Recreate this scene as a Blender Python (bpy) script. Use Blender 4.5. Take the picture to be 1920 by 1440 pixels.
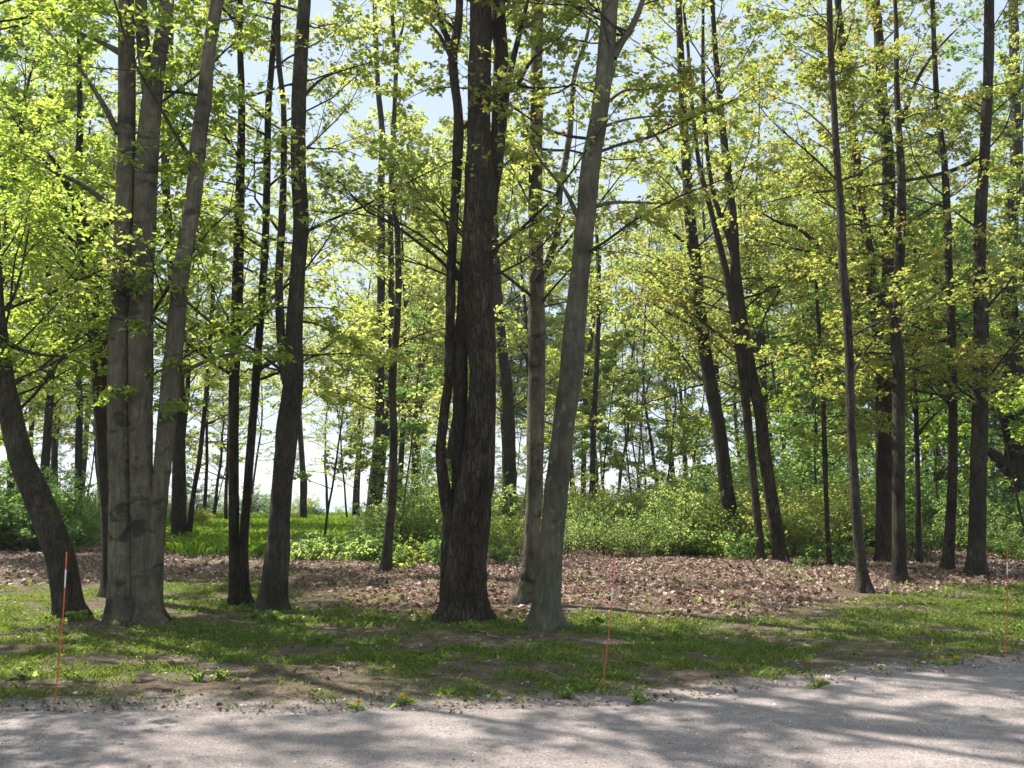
import bpy, math
import numpy as np
from mathutils import Vector
PI = math.pi
scene = bpy.context.scene
for o in list(bpy.data.objects): bpy.data.objects.remove(o)
COL = scene.collection

# ---------------------------------------------------------------- camera, sky, sun, exposure
CAM_H, F_PX, HORIZON = 1.65, 1760.0, 928.0
PITCH = math.atan((HORIZON - 720.0) / F_PX)
cam = bpy.data.cameras.new('camera'); cam_ob = bpy.data.objects.new('camera', cam); COL.objects.link(cam_ob)
cam_ob.location = (0, 0, CAM_H); cam_ob.rotation_euler = (PI/2 + PITCH, 0, 0)
cam.sensor_width = 36; cam.lens = F_PX / 1920 * 36; cam.clip_start = 0.05; cam.clip_end = 20000
scene.camera = cam_ob

SUN_EL, SUN_AZ = math.radians(50), math.radians(-54)       # azimuth from +Y towards +X
world = bpy.data.worlds.new('World'); scene.world = world; world.use_nodes = True
wn = world.node_tree.nodes; wl = world.node_tree.links
wn.clear()
sky = wn.new('ShaderNodeTexSky'); sky.sky_type = 'NISHITA'; sky.sun_disc = False
sky.sun_elevation = SUN_EL; sky.sun_rotation = SUN_AZ
sky.air_density = 0.8; sky.dust_density = 0.5; sky.ozone_density = 1.0
bg = wn.new('ShaderNodeBackground'); bg.inputs['Strength'].default_value = 0.125
wo = wn.new('ShaderNodeOutputWorld')
# thin high cloud veil over the clear sky
wtc = wn.new('ShaderNodeTexCoord'); wmp = wn.new('ShaderNodeMapping'); wmp.inputs['Scale'].default_value = (1.0, 1.0, 2.5)
wnz = wn.new('ShaderNodeTexNoise'); wnz.inputs['Scale'].default_value = 2.2; wnz.inputs['Detail'].default_value = 6
wrp = wn.new('ShaderNodeValToRGB'); wrp.color_ramp.elements[0].position = 0.35; wrp.color_ramp.elements[0].color = (0.78, 0.78, 0.78, 1); wrp.color_ramp.elements[1].position = 0.7; wrp.color_ramp.elements[1].color = (0.97, 0.97, 0.97, 1)
wmx = wn.new('ShaderNodeMix'); wmx.data_type = 'RGBA'; wmx.inputs[7].default_value = (2.65, 3.15, 3.6, 1)
wl.new(wtc.outputs['Generated'], wmp.inputs[0]); wl.new(wmp.outputs[0], wnz.inputs['Vector']); wl.new(wnz.outputs[0], wrp.inputs[0]); wl.new(wrp.outputs[0], wmx.inputs[0])
wl.new(sky.outputs[0], wmx.inputs[6]); wl.new(wmx.outputs[2], bg.inputs[0]); wl.new(bg.outputs[0], wo.inputs[0])
sun = bpy.data.lights.new('sun', 'SUN'); sun.energy = 5.0; sun.angle = math.radians(0.55); sun.color = (1.0, 0.94, 0.86)
sun_ob = bpy.data.objects.new('sun', sun); COL.objects.link(sun_ob)
sd = Vector((math.sin(SUN_AZ)*math.cos(SUN_EL), math.cos(SUN_AZ)*math.cos(SUN_EL), math.sin(SUN_EL)))
sun_ob.rotation_euler = sd.to_track_quat('Z', 'Y').to_euler()
scene.view_settings.view_transform = 'Standard'; scene.view_settings.look = 'None'
scene.view_settings.gamma = 1.0; scene.view_settings.use_curve_mapping = False
scene.view_settings.exposure = 1.12
try:
    scene.cycles.max_bounces = 10; scene.cycles.transmission_bounces = 8; scene.cycles.diffuse_bounces = 5
except Exception: pass

# ---------------------------------------------------------------- projection helpers
cp, sp = math.cos(PITCH), math.sin(PITCH)
def px_ray(x, y):
    u = (x - 960.0) / F_PX; v = (720.0 - y) / F_PX
    return np.array([u, cp - v*sp, sp + v*cp])
def px_ground(x, y, z=0.0):
    d = px_ray(x, y); t = (z - CAM_H) / d[2]
    return np.array([d[0]*t, d[1]*t, z])
def px_at(x, y, Y):                    # point of that picture position lying Y metres ahead; also metres per pixel
    d = px_ray(x, y); t = Y / d[1]
    return np.array([d[0]*t, Y, CAM_H + d[2]*t]), t / F_PX

# ---------------------------------------------------------------- noise
def _hash(ix, iy, iz, seed):
    h = (ix.astype(np.int64)*374761393 + iy.astype(np.int64)*668265263 + iz.astype(np.int64)*2147483647 + seed*974634777) & 0xffffffff
    h = ((h ^ (h >> 13)) * 1274126177) & 0xffffffff
    h = (h ^ (h >> 16)) & 0xffffffff
    return h.astype(np.float64) / 4294967295.0
def vnoise(x, y, z=0.0, seed=0):
    x = np.asarray(x, float); y = np.asarray(y, float); z = np.broadcast_to(np.asarray(z, float), x.shape)
    ix, iy, iz = np.floor(x), np.floor(y), np.floor(z)
    fx, fy, fz = x-ix, y-iy, z-iz
    fx, fy, fz = fx*fx*(3-2*fx), fy*fy*(3-2*fy), fz*fz*(3-2*fz)
    r = 0
    for dx in (0, 1):
        for dy in (0, 1):
            for dz in (0, 1):
                w = (fx if dx else 1-fx)*(fy if dy else 1-fy)*(fz if dz else 1-fz)
                r = r + w*_hash(ix+dx, iy+dy, iz+dz, seed)
    return r*2 - 1
def fbm(x, y, z=0.0, seed=0, octv=4, gain=0.5):
    r, a, f, s = 0, 1.0, 1.0, 0
    for k in range(octv):
        r = r + a*vnoise(np.asarray(x)*f, np.asarray(y)*f, np.asarray(z)*f, seed+k*17); s += a; a *= gain; f *= 2.03
    return r / s
def sstep(a, b, x):
    t = np.clip((np.asarray(x, float)-a)/(b-a), 0, 1); return t*t*(3-2*t)

# ---------------------------------------------------------------- zones of the ground (world coordinates)
def curve_world(pts):
    w = np.array([px_ground(*p)[:2] for p in pts]); i = np.argsort(w[:, 0]); return w[i, 0], w[i, 1]
RE = curve_world([(-900, 1345), (0, 1328), (480, 1332), (900, 1330), (1200, 1322), (1420, 1292), (1640, 1262), (1920, 1240), (2600, 1205)])
LN = curve_world([(-900, 1108), (0, 1098), (200, 1090), (400, 1084), (490, 1092), (560, 1132), (700, 1140), (900, 1146), (1200, 1146), (1500, 1142), (1620, 1114), (1750, 1098), (1920, 1090), (2600, 1085)])
LF = curve_world([(-900, 1030), (0, 1035), (200, 1035), (400, 1028), (500, 1030), (640, 1058), (800, 1060), (1100, 1046), (1500, 1052), (1750, 1040), (1920, 1030), (2600, 1025)])
def road_edge(x): return np.interp(x, *RE) + 0.16*fbm(np.asarray(x)*1.1, 0*np.asarray(x), 3.0, 5) + 0.05*vnoise(np.asarray(x)*7, 0*np.asarray(x), 1.0, 6)
def lit_near(x): return np.interp(x, *LN) + 0.9*fbm(np.asarray(x)*0.35, 0*np.asarray(x), 2.0, 8)
def lit_far(x): return np.interp(x, *LF) + 2.0*fbm(np.asarray(x)*0.3, 0*np.asarray(x), 2.0, 9)
EDGE_Y = 74.0
def litter_mask(x, y):
    n = fbm(x*0.9, y*0.5, 0.0, 21)
    return (0.45+0.55*sstep(-4.5, -2.0, x+1.5*n)*1.0)* sstep(-0.9, 1.1, y - lit_near(x) + n*2.2)*(1-0.55*sstep(0.15, 0.5, fbm(x*0.8, y*0.6, 0, 23))) * (1 - 0.75*sstep(0, 5, y - lit_far(x) + 2*n))
def meadow_mask(x, y):
    u = x / np.maximum(y, 1)*F_PX + 960
    n = fbm(x*0.15, y*0.12, 0.0, 31)
    return sstep(25, 29, y + 4*n) * (1-sstep(60, 66, y+3*n)) * sstep(315, 370, u + 20*n) * (1-sstep(700, 765, u + 25*n))
def grass_mask(x, y):
    n = fbm(x*0.55, y*0.7, 0.0, 41, 4, 0.6); m = fbm(x*2.1, y*2.6, 0.0, 43, 3)
    re = road_edge(x)
    right = sstep(1.0, 5.0, x)
    base = sstep(0.15, 2.2, y - re)*1.0
    g = sstep(-0.30, 0.30, n + 0.8*m - 0.13 + 0.46*right + 0.34*(base-0.6))
    return g * sstep(0.25, 1.1, y - re + 0.6*m) * (1 - sstep(-0.9, 0.5, y - lit_near(x)))
def bed(x, y):                          # height of the ground
    x = np.asarray(x, float); y = np.asarray(y, float)
    re = np.interp(x, *RE)
    off = sstep(0, 1.2, y-re)
    z = off*(0.05*fbm(x*0.35, y*0.35, 0, 51) + 0.022*fbm(x*2.2, y*2.2, 0, 52)) + (1-off)*0.012*fbm(x*0.5, y*0.5, 0, 53)
    z = z + sstep(0, 2.5, y - np.interp(x, *LN))*(0.07*fbm(x*1.1, y*1.1, 0, 57)+0.10*np.maximum(fbm(x*0.3, y*0.3, 0, 58), 0))*sstep(10, 13, y)*(1-sstep(30, 34, y))
    z = z + 0.10*sstep(0, 2.5, y - np.interp(x, *LN)) * (1 + 0.4*fbm(x*0.5, y*0.5, 0, 54))*sstep(10, 13, y)
    z = z - 7.5*sstep(EDGE_Y, EDGE_Y+14, y + 3*fbm(x*0.05, 0*x, 0, 55))
    return z

# ---------------------------------------------------------------- mesh helpers
def mesh_np(name, V, faces, mat, rnd=None, smooth=True):
    """faces: list of index arrays, each (n,3) or (n,4)."""
    me = bpy.data.meshes.new(name)
    V = np.asarray(V, np.float32); me.vertices.add(len(V)); me.vertices.foreach_set('co', V.ravel())
    idx = np.concatenate([f.ravel() for f in faces]).astype(np.int32)
    tot = np.concatenate([np.full(len(f), f.shape[1], np.int32) for f in faces])
    st = np.concatenate([[0], np.cumsum(tot)[:-1]]).astype(np.int32)
    me.loops.add(len(idx)); me.loops.foreach_set('vertex_index', idx)
    me.polygons.add(len(tot)); me.polygons.foreach_set('loop_start', st); me.polygons.foreach_set('loop_total', tot)
    me.update(calc_edges=True)
    me.polygons.foreach_set('use_smooth', np.full(len(tot), smooth, bool))
    if rnd is not None:
        a = me.attributes.new('rnd', 'FLOAT', 'POINT'); a.data.foreach_set('value', np.asarray(rnd, np.float32))
    if mat: me.materials.append(mat)
    return me
def link(name, me, parent=None, **props):
    if name in ('branches', 'crown', 'foliage', 'stems'): props['kind'] = 'stuff'
    o = bpy.data.objects.new(name, me); COL.objects.link(o)
    if parent: o.parent = parent
    for k, v in props.items(): o[k] = v
    return o
def empty(name, loc, label, category, group=None):
    o = bpy.data.objects.new(name, None); COL.objects.link(o); o.location = loc; o.empty_display_size = 0.2
    o['label'] = label; o['category'] = category
    if group: o['group'] = group
    return o
def copy_tree(o, parent=None):
    c = o.copy(); COL.objects.link(c)
    if parent: c.parent = parent
    for ch in list(o.children): copy_tree(ch, c)
    return c

def nrm(a): return a / np.maximum(np.linalg.norm(a, axis=-1, keepdims=True), 1e-9)
def tubes(P, R, sides):
    """P (N,K,3), R (N,K) -> V, quads"""
    N, K, _ = P.shape
    T = np.empty_like(P); T[:, 1:-1] = P[:, 2:] - P[:, :-2]; T[:, 0] = P[:, 1]-P[:, 0]; T[:, -1] = P[:, -1]-P[:, -2]
    T = nrm(T); mean = nrm(P[:, -1]-P[:, 0])
    ref = np.where(np.abs(mean[:, 2:3]) > 0.7, np.array([[1.0, 0.05, 0]]), np.array([[0.03, 0.02, 1.0]]))
    U = nrm(np.cross(T, ref[:, None, :])); W = np.cross(T, U)
    a = np.arange(sides)*2*PI/sides
    V = P[:, :, None, :] + R[:, :, None, None]*(np.cos(a)[None, None, :, None]*U[:, :, None, :] + np.sin(a)[None, None, :, None]*W[:, :, None, :])
    base = (np.arange(N)*K*sides)[:, None, None]; k = (np.arange(K-1)*sides)[None, :, None]; s = np.arange(sides)[None, None, :]; s2 = (s+1) % sides
    q = np.stack([base+k+s, base+k+s2, base+k+sides+s2, base+k+sides+s], -1).reshape(-1, 4)
    return V.reshape(-1, 3), q
class Geo:
    def __init__(s): s.V = []; s.F = {3: [], 4: []}; s.R = []; s.n = 0
    def add(s, V, F, r=None):
        s.V.append(V); s.F[F.shape[1]].append(F + s.n); s.R.append(np.zeros(len(V)) if r is None else r); s.n += len(V)
    def mesh(s, name, mat, smooth=True):
        fs = [np.concatenate(f) for f in (s.F[3], s.F[4]) if f]
        return mesh_np(name, np.concatenate(s.V), fs, mat, np.concatenate(s.R), smooth)

# leaf outlines: x across, y along, z up (folded)
LEAF2 = (np.array([[0, 0, 0], [0.42, 0.45, 0.10], [0, 1, -0.10], [-0.42, 0.45, 0.10]]), np.array([[0, 1, 2], [0, 2, 3]]))
LEAF4 = (np.array([[0, 0, 0], [0.50, 0.34, 0.06], [0.24, 0.56, 0.10], [0, 1.05, -0.12], [-0.24, 0.56, 0.10], [-0.50, 0.34, 0.06]]), np.array([[0, 1, 2], [0, 2, 3], [0, 3, 4], [0, 4, 5]]))
LEAF6 = (np.array([[0, 0, 0], [0.30, 0.10, 0.04], [0.56, 0.42, 0.02], [0.26, 0.55, 0.10], [0.30, 0.86, 0.0], [0, 1.08, -0.14], [-0.30, 0.86, 0.0], [-0.26, 0.55, 0.10], [-0.56, 0.42, 0.02], [-0.30, 0.10, 0.04]]),
         np.array([[0, 1, 3], [1, 2, 3], [0, 3, 5], [3, 4, 5], [0, 5, 7], [5, 6, 7], [0, 7, 9], [7, 8, 9]]))
def leaves(P, D, size, rng, shape, tilt=0.45, droop=0.25):
    """leaf blades at P pointing along D, blades near level with random tilt"""
    n = len(P); D = nrm(D + rng.normal(0, 0.35, (n, 3)) - np.array([0, 0, droop]))
    up = nrm(np.array([[0, 0, 1.0]]) + rng.normal(0, tilt, (n, 3)))
    X = nrm(np.cross(D, up)); Z = np.cross(X, D)
    S = size*np.exp(np.clip(rng.normal(-0.02, 0.34, n), -1, 0.42))[:, None, None]
    T, F = shape
    cur = rng.normal(1, 0.8, n)
    V = P[:, None, :] + S*(T[None, :, 0:1]*X[:, None, :] + T[None, :, 1:2]*D[:, None, :] + (T[None, :, 2:3]*cur[:, None, None])*Z[:, None, :])
    Fi = (np.arange(n)*len(T))[:, None, None] + F[None]
    return V.reshape(-1, 3), Fi.reshape(-1, 3), np.repeat(rng.random(n), len(T))
def sample_line(P, t):
    """P (N,K,3) at t (N,M) -> pos, tangent (N,M,3)"""
    K = P.shape[1]; f = np.clip(t, 0, 1)*(K-1); i = np.minimum(f.astype(int), K-2); w = (f-i)[..., None]
    r = np.arange(P.shape[0])[:, None]
    return P[r, i]*(1-w) + P[r, i+1]*w, nrm(P[r, i+1]-P[r, i])
def grow(O, D, L, K, rng, wob=0.12, up=0.0):
    """polylines from origins O along D, length L, random bending, 'up' = pull upward"""
    n = len(O); P = np.empty((n, K, 3)); P[:, 0] = O; d = D.copy()
    for k in range(1, K):
        d = nrm(d + rng.normal(0, wob, (n, 3)) + np.array([0, 0, up]))
        P[:, k] = P[:, k-1] + d*(L/(K-1))[:, None]
    return P
def side_shoots(P, R, m, lo, hi, lfac, rng, K, ang=0.9, flat=0.85, wob=0.12, up=0.02, minL=0.1):
    """m shoots per parent line, alternately left and right in a near level plane"""
    N = len(P); L0 = np.linalg.norm(np.diff(P, axis=1), axis=2).sum(1)
    t = lo + (hi-lo)*(np.arange(m)[None, :] + rng.random((N, m)))/m
    O, T = sample_line(P, t)
    sd_ = np.where((np.arange(m)[None, :] + rng.integers(0, 2, (N, 1))) % 2 == 0, 1.0, -1.0)[..., None]
    side = nrm(np.cross(T, np.array([0, 0, 1.0])) + 1e-6)*sd_
    side = nrm(side*flat + rng.normal(0, 0.35*(1.6-flat), (N, m, 3)))
    a = ang*(0.8+0.4*rng.random((N, m)))[..., None]
    D = nrm(T*np.cos(a) + side*np.sin(a))
    L = np.maximum(L0[:, None]*lfac*(1.15-0.75*t)*(0.6+0.8*rng.random((N, m))), minL)
    C = grow(O.reshape(-1, 3), D.reshape(-1, 3), L.ravel(), K, rng, wob, up)
    r0 = np.take_along_axis(R, np.minimum((t*(R.shape[1]-1)).astype(int), R.shape[1]-1), 1).ravel()
    return C, L.ravel(), r0
def foliage(geoB, geoL, limbs, r0, rng, shape, lsize, nsub=8, ntwig=6, nleaf=8, lod=1, bare=0.25, tilt=0.45):
    """limbs (N,K,3), start radii r0 -> branch tubes into geoB, leaves into geoL"""
    N, K, _ = limbs.shape
    R = r0[:, None]*np.linspace(1, 0.22, K)[None]**1.0
    V, q = tubes(limbs, R, 6 if lod > 1 else 4); geoB.add(V, q)
    S, SL, sr = side_shoots(limbs, R, nsub, bare, 1.0, 0.5, rng, 4, up=0.05)
    tip = limbs[:, -2:, :]
    SR = np.minimum(sr*0.55, SL*0.012+0.002)[:, None]*np.linspace(1, 0.3, 4)[None]
    V, q = tubes(S, SR, 3); geoB.add(V, q)
    Tw, TL, tr = side_shoots(S, SR, ntwig, 0.15, 1.0, 0.42, rng, 2, ang=0.8, up=-0.02, minL=0.12)
    TR = np.minimum(tr*0.6, 0.004)[:, None]*np.array([[1, 0.5]])
    V, q = tubes(Tw, np.maximum(TR, 0.0016), 3); geoB.add(V, q)
    t = rng.random((len(Tw), nleaf))**0.8*0.95 + 0.05
    O, T = sample_line(Tw, t)
    sg = np.where(rng.random((len(Tw), nleaf, 1)) < 0.5, 1.0, -1.0)
    D = T*0.5 + sg*nrm(np.cross(T, np.array([0, 0, 1.0])) + 1e-6)*0.8
    O = O + rng.normal(0, 0.02 + 0.01*lsize/0.08, O.shape)
    V, F, r = leaves(O.reshape(-1, 3), D.reshape(-1, 3), lsize, rng, shape, tilt); geoL.add(V, F, r)

# ---------------------------------------------------------------- materials
def nmat(name):
    m = bpy.data.materials.new(name); m.use_nodes = True; t = m.node_tree; t.nodes.clear()
    return m, t.nodes, t.links
def N(ns, typ, **kw):
    n = ns.new(typ)
    for k, v in kw.items():
        if k in n.inputs: n.inputs[k].default_value = v
        else: setattr(n, k, v)
    return n
def ramp(ns, stops, interp='LINEAR'):
    r = ns.new('ShaderNodeValToRGB'); r.color_ramp.interpolation = interp; e = r.color_ramp.elements
    while len(e) > 1: e.remove(e[-1])
    e[0].position = stops[0][0]; e[0].color = (*stops[0][1], 1)
    for p, c in stops[1:]:
        x = e.new(p); x.color = (*c, 1)
    return r
def noise(ns, ls, vec, scale, detail=4, rough=0.55, dist=0.0):
    n = N(ns, 'ShaderNodeTexNoise'); n.inputs['Scale'].default_value = scale; n.inputs['Detail'].default_value = detail
    n.inputs['Roughness'].default_value = rough; n.inputs['Distortion'].default_value = dist
    if vec is not None: ls.new(vec, n.inputs['Vector'])
    return n
def mixc(ns, ls, fac, a, b, mode='MIX'):
    n = ns.new('ShaderNodeMix'); n.data_type = 'RGBA'; n.blend_type = mode
    for sock, v in ((n.inputs[0], fac), (n.inputs[6], a), (n.inputs[7], b)):
        if isinstance(v, (int, float)): sock.default_value = v
        elif isinstance(v, tuple): sock.default_value = (*v, 1)
        else: ls.new(v, sock)
    return n.outputs[2]
def mapped(ns, ls, vec, scale):
    m = ns.new('ShaderNodeMapping'); m.inputs['Scale'].default_value = scale; ls.new(vec, m.inputs['Vector']); return m.outputs[0]

def bark_mat(name, light, mid, dark, furrow, lichen=0.0, moss=0.12, scars=0.0):
    m, ns, ls = nmat(name)
    tc = N(ns, 'ShaderNodeTexCoord'); oi = N(ns, 'ShaderNodeObjectInfo')
    off = N(ns, 'ShaderNodeVectorMath', operation='ADD'); ls.new(tc.outputs['Object'], off.inputs[0]); ls.new(oi.outputs['Location'], off.inputs[1])
    v = off.outputs[0]
    fine = noise(ns, ls, mapped(ns, ls, v, (22, 22, 4)), 1.0, 6, 0.65)
    fur = noise(ns, ls, mapped(ns, ls, v, (16, 16, 2.2)), 1.0, 5, 0.6, 0.4)
    big = noise(ns, ls, mapped(ns, ls, v, (1.0, 1.0, 0.8)), 2.2, 4, 0.6)
    r1 = ramp(ns, [(0.30, dark), (0.5, mid), (0.72, light)]); ls.new(big.outputs[0], r1.inputs[0])
    r2 = ramp(ns, [(0.35, tuple([0.45]*3)), (0.6, (1, 1, 1))]); ls.new(fur.outputs[0], r2.inputs[0])
    c = mixc(ns, ls, furrow, r1.outputs[0], r2.outputs[0], 'MULTIPLY')
    r3 = ramp(ns, [(0.3, tuple([0.72]*3)), (0.7, tuple([1.15]*3))]); ls.new(fine.outputs[0], r3.inputs[0])
    c = mixc(ns, ls, 0.8, c, r3.outputs[0], 'MULTIPLY')
    wob = N(ns, 'ShaderNodeVectorMath', operation='MULTIPLY_ADD'); nv = noise(ns, ls, v, 5, 4, 0.6); ls.new(nv.outputs['Color'], wob.inputs[0]); wob.inputs[1].default_value = (0.09, 0.09, 0.25); ls.new(v, wob.inputs[2])
    vc = N(ns, 'ShaderNodeTexVoronoi', feature='DISTANCE_TO_EDGE'); vc.inputs['Scale'].default_value = 1.0; ls.new(mapped(ns, ls, wob.outputs[0], (24, 24, 4.5) if furrow > 0.6 else (13, 13, 2.5)), vc.inputs['Vector'])
    rc = ramp(ns, [(0.0, tuple([0.25]*3)), (0.16, (1, 1, 1))]); ls.new(vc.outputs['Distance'], rc.inputs[0])
    c = mixc(ns, ls, furrow*0.95 if furrow > 0.6 else 0.25, c, rc.outputs[0], 'MULTIPLY')
    mot = noise(ns, ls, mapped(ns, ls, v, (1, 1, 0.6)), 9, 6, 0.7); rmt = ramp(ns, [(0.32, tuple([0.55]*3)), (0.5, tuple([1.0]*3)), (0.7, tuple([1.45]*3))]); ls.new(mot.outputs[0], rmt.inputs[0])
    c = mixc(ns, ls, 0.6 if lichen < 0.5 else 0.35, c, rmt.outputs[0], 'MULTIPLY')
    if scars > 0:      # dark branch scars and stained bands round smooth bark
        s = noise(ns, ls, mapped(ns, ls, v, (1.6, 1.6, 3.2)), 1.6, 3, 0.5, 0.8)
        rs = ramp(ns, [(0.56, (0, 0, 0)), (0.66, (1, 1, 1))]); ls.new(s.outputs[0], rs.inputs[0])
        f = N(ns, 'ShaderNodeMath', operation='MULTIPLY'); ls.new(rs.outputs[0], f.inputs[0]); f.inputs[1].default_value = scars
        c = mixc(ns, ls, f.outputs[0], c, tuple(x*0.5 for x in dark))
    if lichen > 0:     # round pale lichen discs
        vo = N(ns, 'ShaderNodeTexVoronoi'); vo.inputs['Scale'].default_value = 7.0; ls.new(wob.outputs[0], vo.inputs['Vector'])
        dn = noise(ns, ls, v, 22, 5, 0.7); ad = N(ns, 'ShaderNodeMath', operation='MULTIPLY_ADD'); ls.new(dn.outputs[0], ad.inputs[0]); ad.inputs[1].default_value = 0.55; ls.new(vo.outputs['Distance'], ad.inputs[2])
        rl = ramp(ns, [(0.42, (1, 1, 1)), (0.56, (0, 0, 0))]); ls.new(ad.outputs[0], rl.inputs[0])
        gate = N(ns, 'ShaderNodeMath', operation='GREATER_THAN'); sep = N(ns, 'ShaderNodeSeparateColor'); ls.new(vo.outputs['Color'], sep.inputs[0]); ls.new(sep.outputs[0], gate.inputs[0]); gate.inputs[1].default_value = 0.45
        f = N(ns, 'ShaderNodeMath', operation='MULTIPLY'); ls.new(rl.outputs[0], f.inputs[0]); ls.new(gate.outputs[0], f.inputs[1])
        f2 = N(ns, 'ShaderNodeMath', operation='MULTIPLY'); ls.new(f.outputs[0], f2.inputs[0]); f2.inputs[1].default_value = lichen
        c = mixc(ns, ls, f2.outputs[0], c, (0.17, 0.175, 0.135))
    mo = noise(ns, ls, v, 1.3, 4, 0.6); rm = ramp(ns, [(0.5, (0, 0, 0)), (0.75, (1, 1, 1))]); ls.new(mo.outputs[0], rm.inputs[0])
    fm = N(ns, 'ShaderNodeMath', operation='MULTIPLY'); ls.new(rm.outputs[0], fm.inputs[0]); fm.inputs[1].default_value = moss
    c = mixc(ns, ls, fm.outputs[0], c, (0.10, 0.115, 0.055))
    b = N(ns, 'ShaderNodeBsdfPrincipled'); b.inputs['Roughness'].default_value = 0.9; b.inputs['Specular IOR Level'].default_value = 0.25
    ls.new(c, b.inputs['Base Color'])
    bm = N(ns, 'ShaderNodeBump'); bm.inputs['Strength'].default_value = 0.55+0.4*furrow; bm.inputs['Distance'].default_value = 0.035
    sm = N(ns, 'ShaderNodeMath', operation='MULTIPLY_ADD'); ls.new(fine.outputs[0], sm.inputs[0]); sm.inputs[1].default_value = 0.5; ls.new(fur.outputs[0], sm.inputs[2])
    s2 = N(ns, 'ShaderNodeMath', operation='MULTIPLY_ADD'); ls.new(rc.outputs[0], s2.inputs[0]); s2.inputs[1].default_value = 0.6*furrow; ls.new(sm.outputs[0], s2.inputs[2])
    ls.new(s2.outputs[0], bm.inputs['Height']); ls.new(bm.outputs[0], b.inputs['Normal'])
    o = N(ns, 'ShaderNodeOutputMaterial'); ls.new(b.outputs[0], o.inputs[0]); return m
BARK = {
 'smooth': bark_mat('smooth_grey_bark', (0.190, 0.168, 0.118), (0.130, 0.112, 0.078), (0.048, 0.040, 0.030), 0.5, 0.35, 0.15, 0.8),
 'lichen': bark_mat('lichened_grey_bark', (0.165, 0.150, 0.105), (0.118, 0.106, 0.073), (0.055, 0.048, 0.036), 0.5, 0.7, 0.25, 0.35),
 'rough': bark_mat('furrowed_brown_bark', (0.115, 0.090, 0.060), (0.070, 0.053, 0.034), (0.030, 0.021, 0.013), 1.0, 0.0, 0.12, 0.4),
 'dark': bark_mat('dark_brown_bark', (0.080, 0.065, 0.044), (0.050, 0.039, 0.026), (0.025, 0.018, 0.013), 0.8, 0.0, 0.2, 0.3),
 'mid': bark_mat('grey_brown_bark', (0.105, 0.088, 0.066), (0.068, 0.055, 0.041), (0.034, 0.026, 0.019), 0.7, 0.15, 0.25, 0.4),
}
def leaf_mat(name, refl, trans, accents=None, tr=0.55):
    """refl/trans: (dark, light) colour pairs; accents: reddish young leaves share"""
    m, ns, ls = nmat(name)
    at = N(ns, 'ShaderNodeAttribute'); at.attribute_name = 'rnd'; oi = N(ns, 'ShaderNodeObjectInfo')
    geo = N(ns, 'ShaderNodeNewGeometry'); nz = noise(ns, ls, geo.outputs['Position'], 0.55, 3, 0.6)
    mx = N(ns, 'ShaderNodeMath', operation='MULTIPLY_ADD'); ls.new(nz.outputs[0], mx.inputs[0]); mx.inputs[1].default_value = 0.9
    ls.new(at.outputs['Fac'], mx.inputs[2])
    m2 = N(ns, 'ShaderNodeMath', operation='SUBTRACT'); ls.new(mx.outputs[0], m2.inputs[0]); m2.inputs[1].default_value = 0.45
    def col(pair):
        st = [(0.0, pair[0]), (0.85, pair[1])]
        if accents: st = [(0.0, pair[0]), (0.80, pair[1]), (0.97, accents[0] if pair is refl else accents[1]), (1.0, accents[0] if pair is refl else accents[1])]
        r = ramp(ns, st); ls.new(m2.outputs[0], r.inputs[0]); return r.outputs[0]
    d = N(ns, 'ShaderNodeBsdfPrincipled'); d.inputs['Roughness'].default_value = 0.5; d.inputs['Specular IOR Level'].default_value = 0.35; ls.new(col(refl), d.inputs['Base Color'])
    t = N(ns, 'ShaderNodeBsdfTranslucent'); ls.new(col(trans), t.inputs[0])
    mi = N(ns, 'ShaderNodeMixShader'); mi.inputs[0].default_value = tr; ls.new(d.outputs[0], mi.inputs[1]); ls.new(t.outputs[0], mi.inputs[2])
    o = N(ns, 'ShaderNodeOutputMaterial'); ls.new(mi.outputs[0], o.inputs[0]); return m
LEAF = {
 'green': leaf_mat('fresh_green_leaves', ((0.06, 0.11, 0.02), (0.11, 0.17, 0.03)), ((0.32, 0.48, 0.05), (0.62, 0.72, 0.13)), tr=0.66),
 'lime': leaf_mat('yellow_green_leaves', ((0.09, 0.13, 0.025), (0.16, 0.19, 0.045)), ((0.44, 0.56, 0.10), (0.68, 0.74, 0.20)), ((0.17, 0.14, 0.04), (0.62, 0.56, 0.18)), tr=0.64),
 'gold': leaf_mat('bronze_gold_leaves', ((0.10, 0.125, 0.025), (0.17, 0.185, 0.04)), ((0.33, 0.44, 0.06), (0.58, 0.64, 0.15)), ((0.19, 0.13, 0.035), (0.62, 0.42, 0.10)), tr=0.62),
 'deep': leaf_mat('mid_green_leaves', ((0.04, 0.09, 0.025), (0.08, 0.14, 0.035)), ((0.17, 0.36, 0.06), (0.34, 0.52, 0.10)), tr=0.55),
 'pine': leaf_mat('soft_blue_green_needles', ((0.035, 0.07, 0.035), (0.07, 0.12, 0.05)), ((0.10, 0.22, 0.08), (0.2, 0.34, 0.12)), tr=0.4),
 'bush': leaf_mat('bush_green_leaves', ((0.06, 0.11, 0.03), (0.13, 0.175, 0.05)), ((0.32, 0.50, 0.11), (0.58, 0.70, 0.20)), tr=0.64),
 'grass': leaf_mat('grass_blades', ((0.06, 0.105, 0.025), (0.15, 0.175, 0.055)), ((0.24, 0.40, 0.04), (0.50, 0.56, 0.12)), tr=0.5),
 'meadow': leaf_mat('tall_meadow_grass', ((0.10, 0.19, 0.02), (0.20, 0.29, 0.045)), ((0.34, 0.54, 0.05), (0.55, 0.68, 0.1)), tr=0.5),
}
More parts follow.
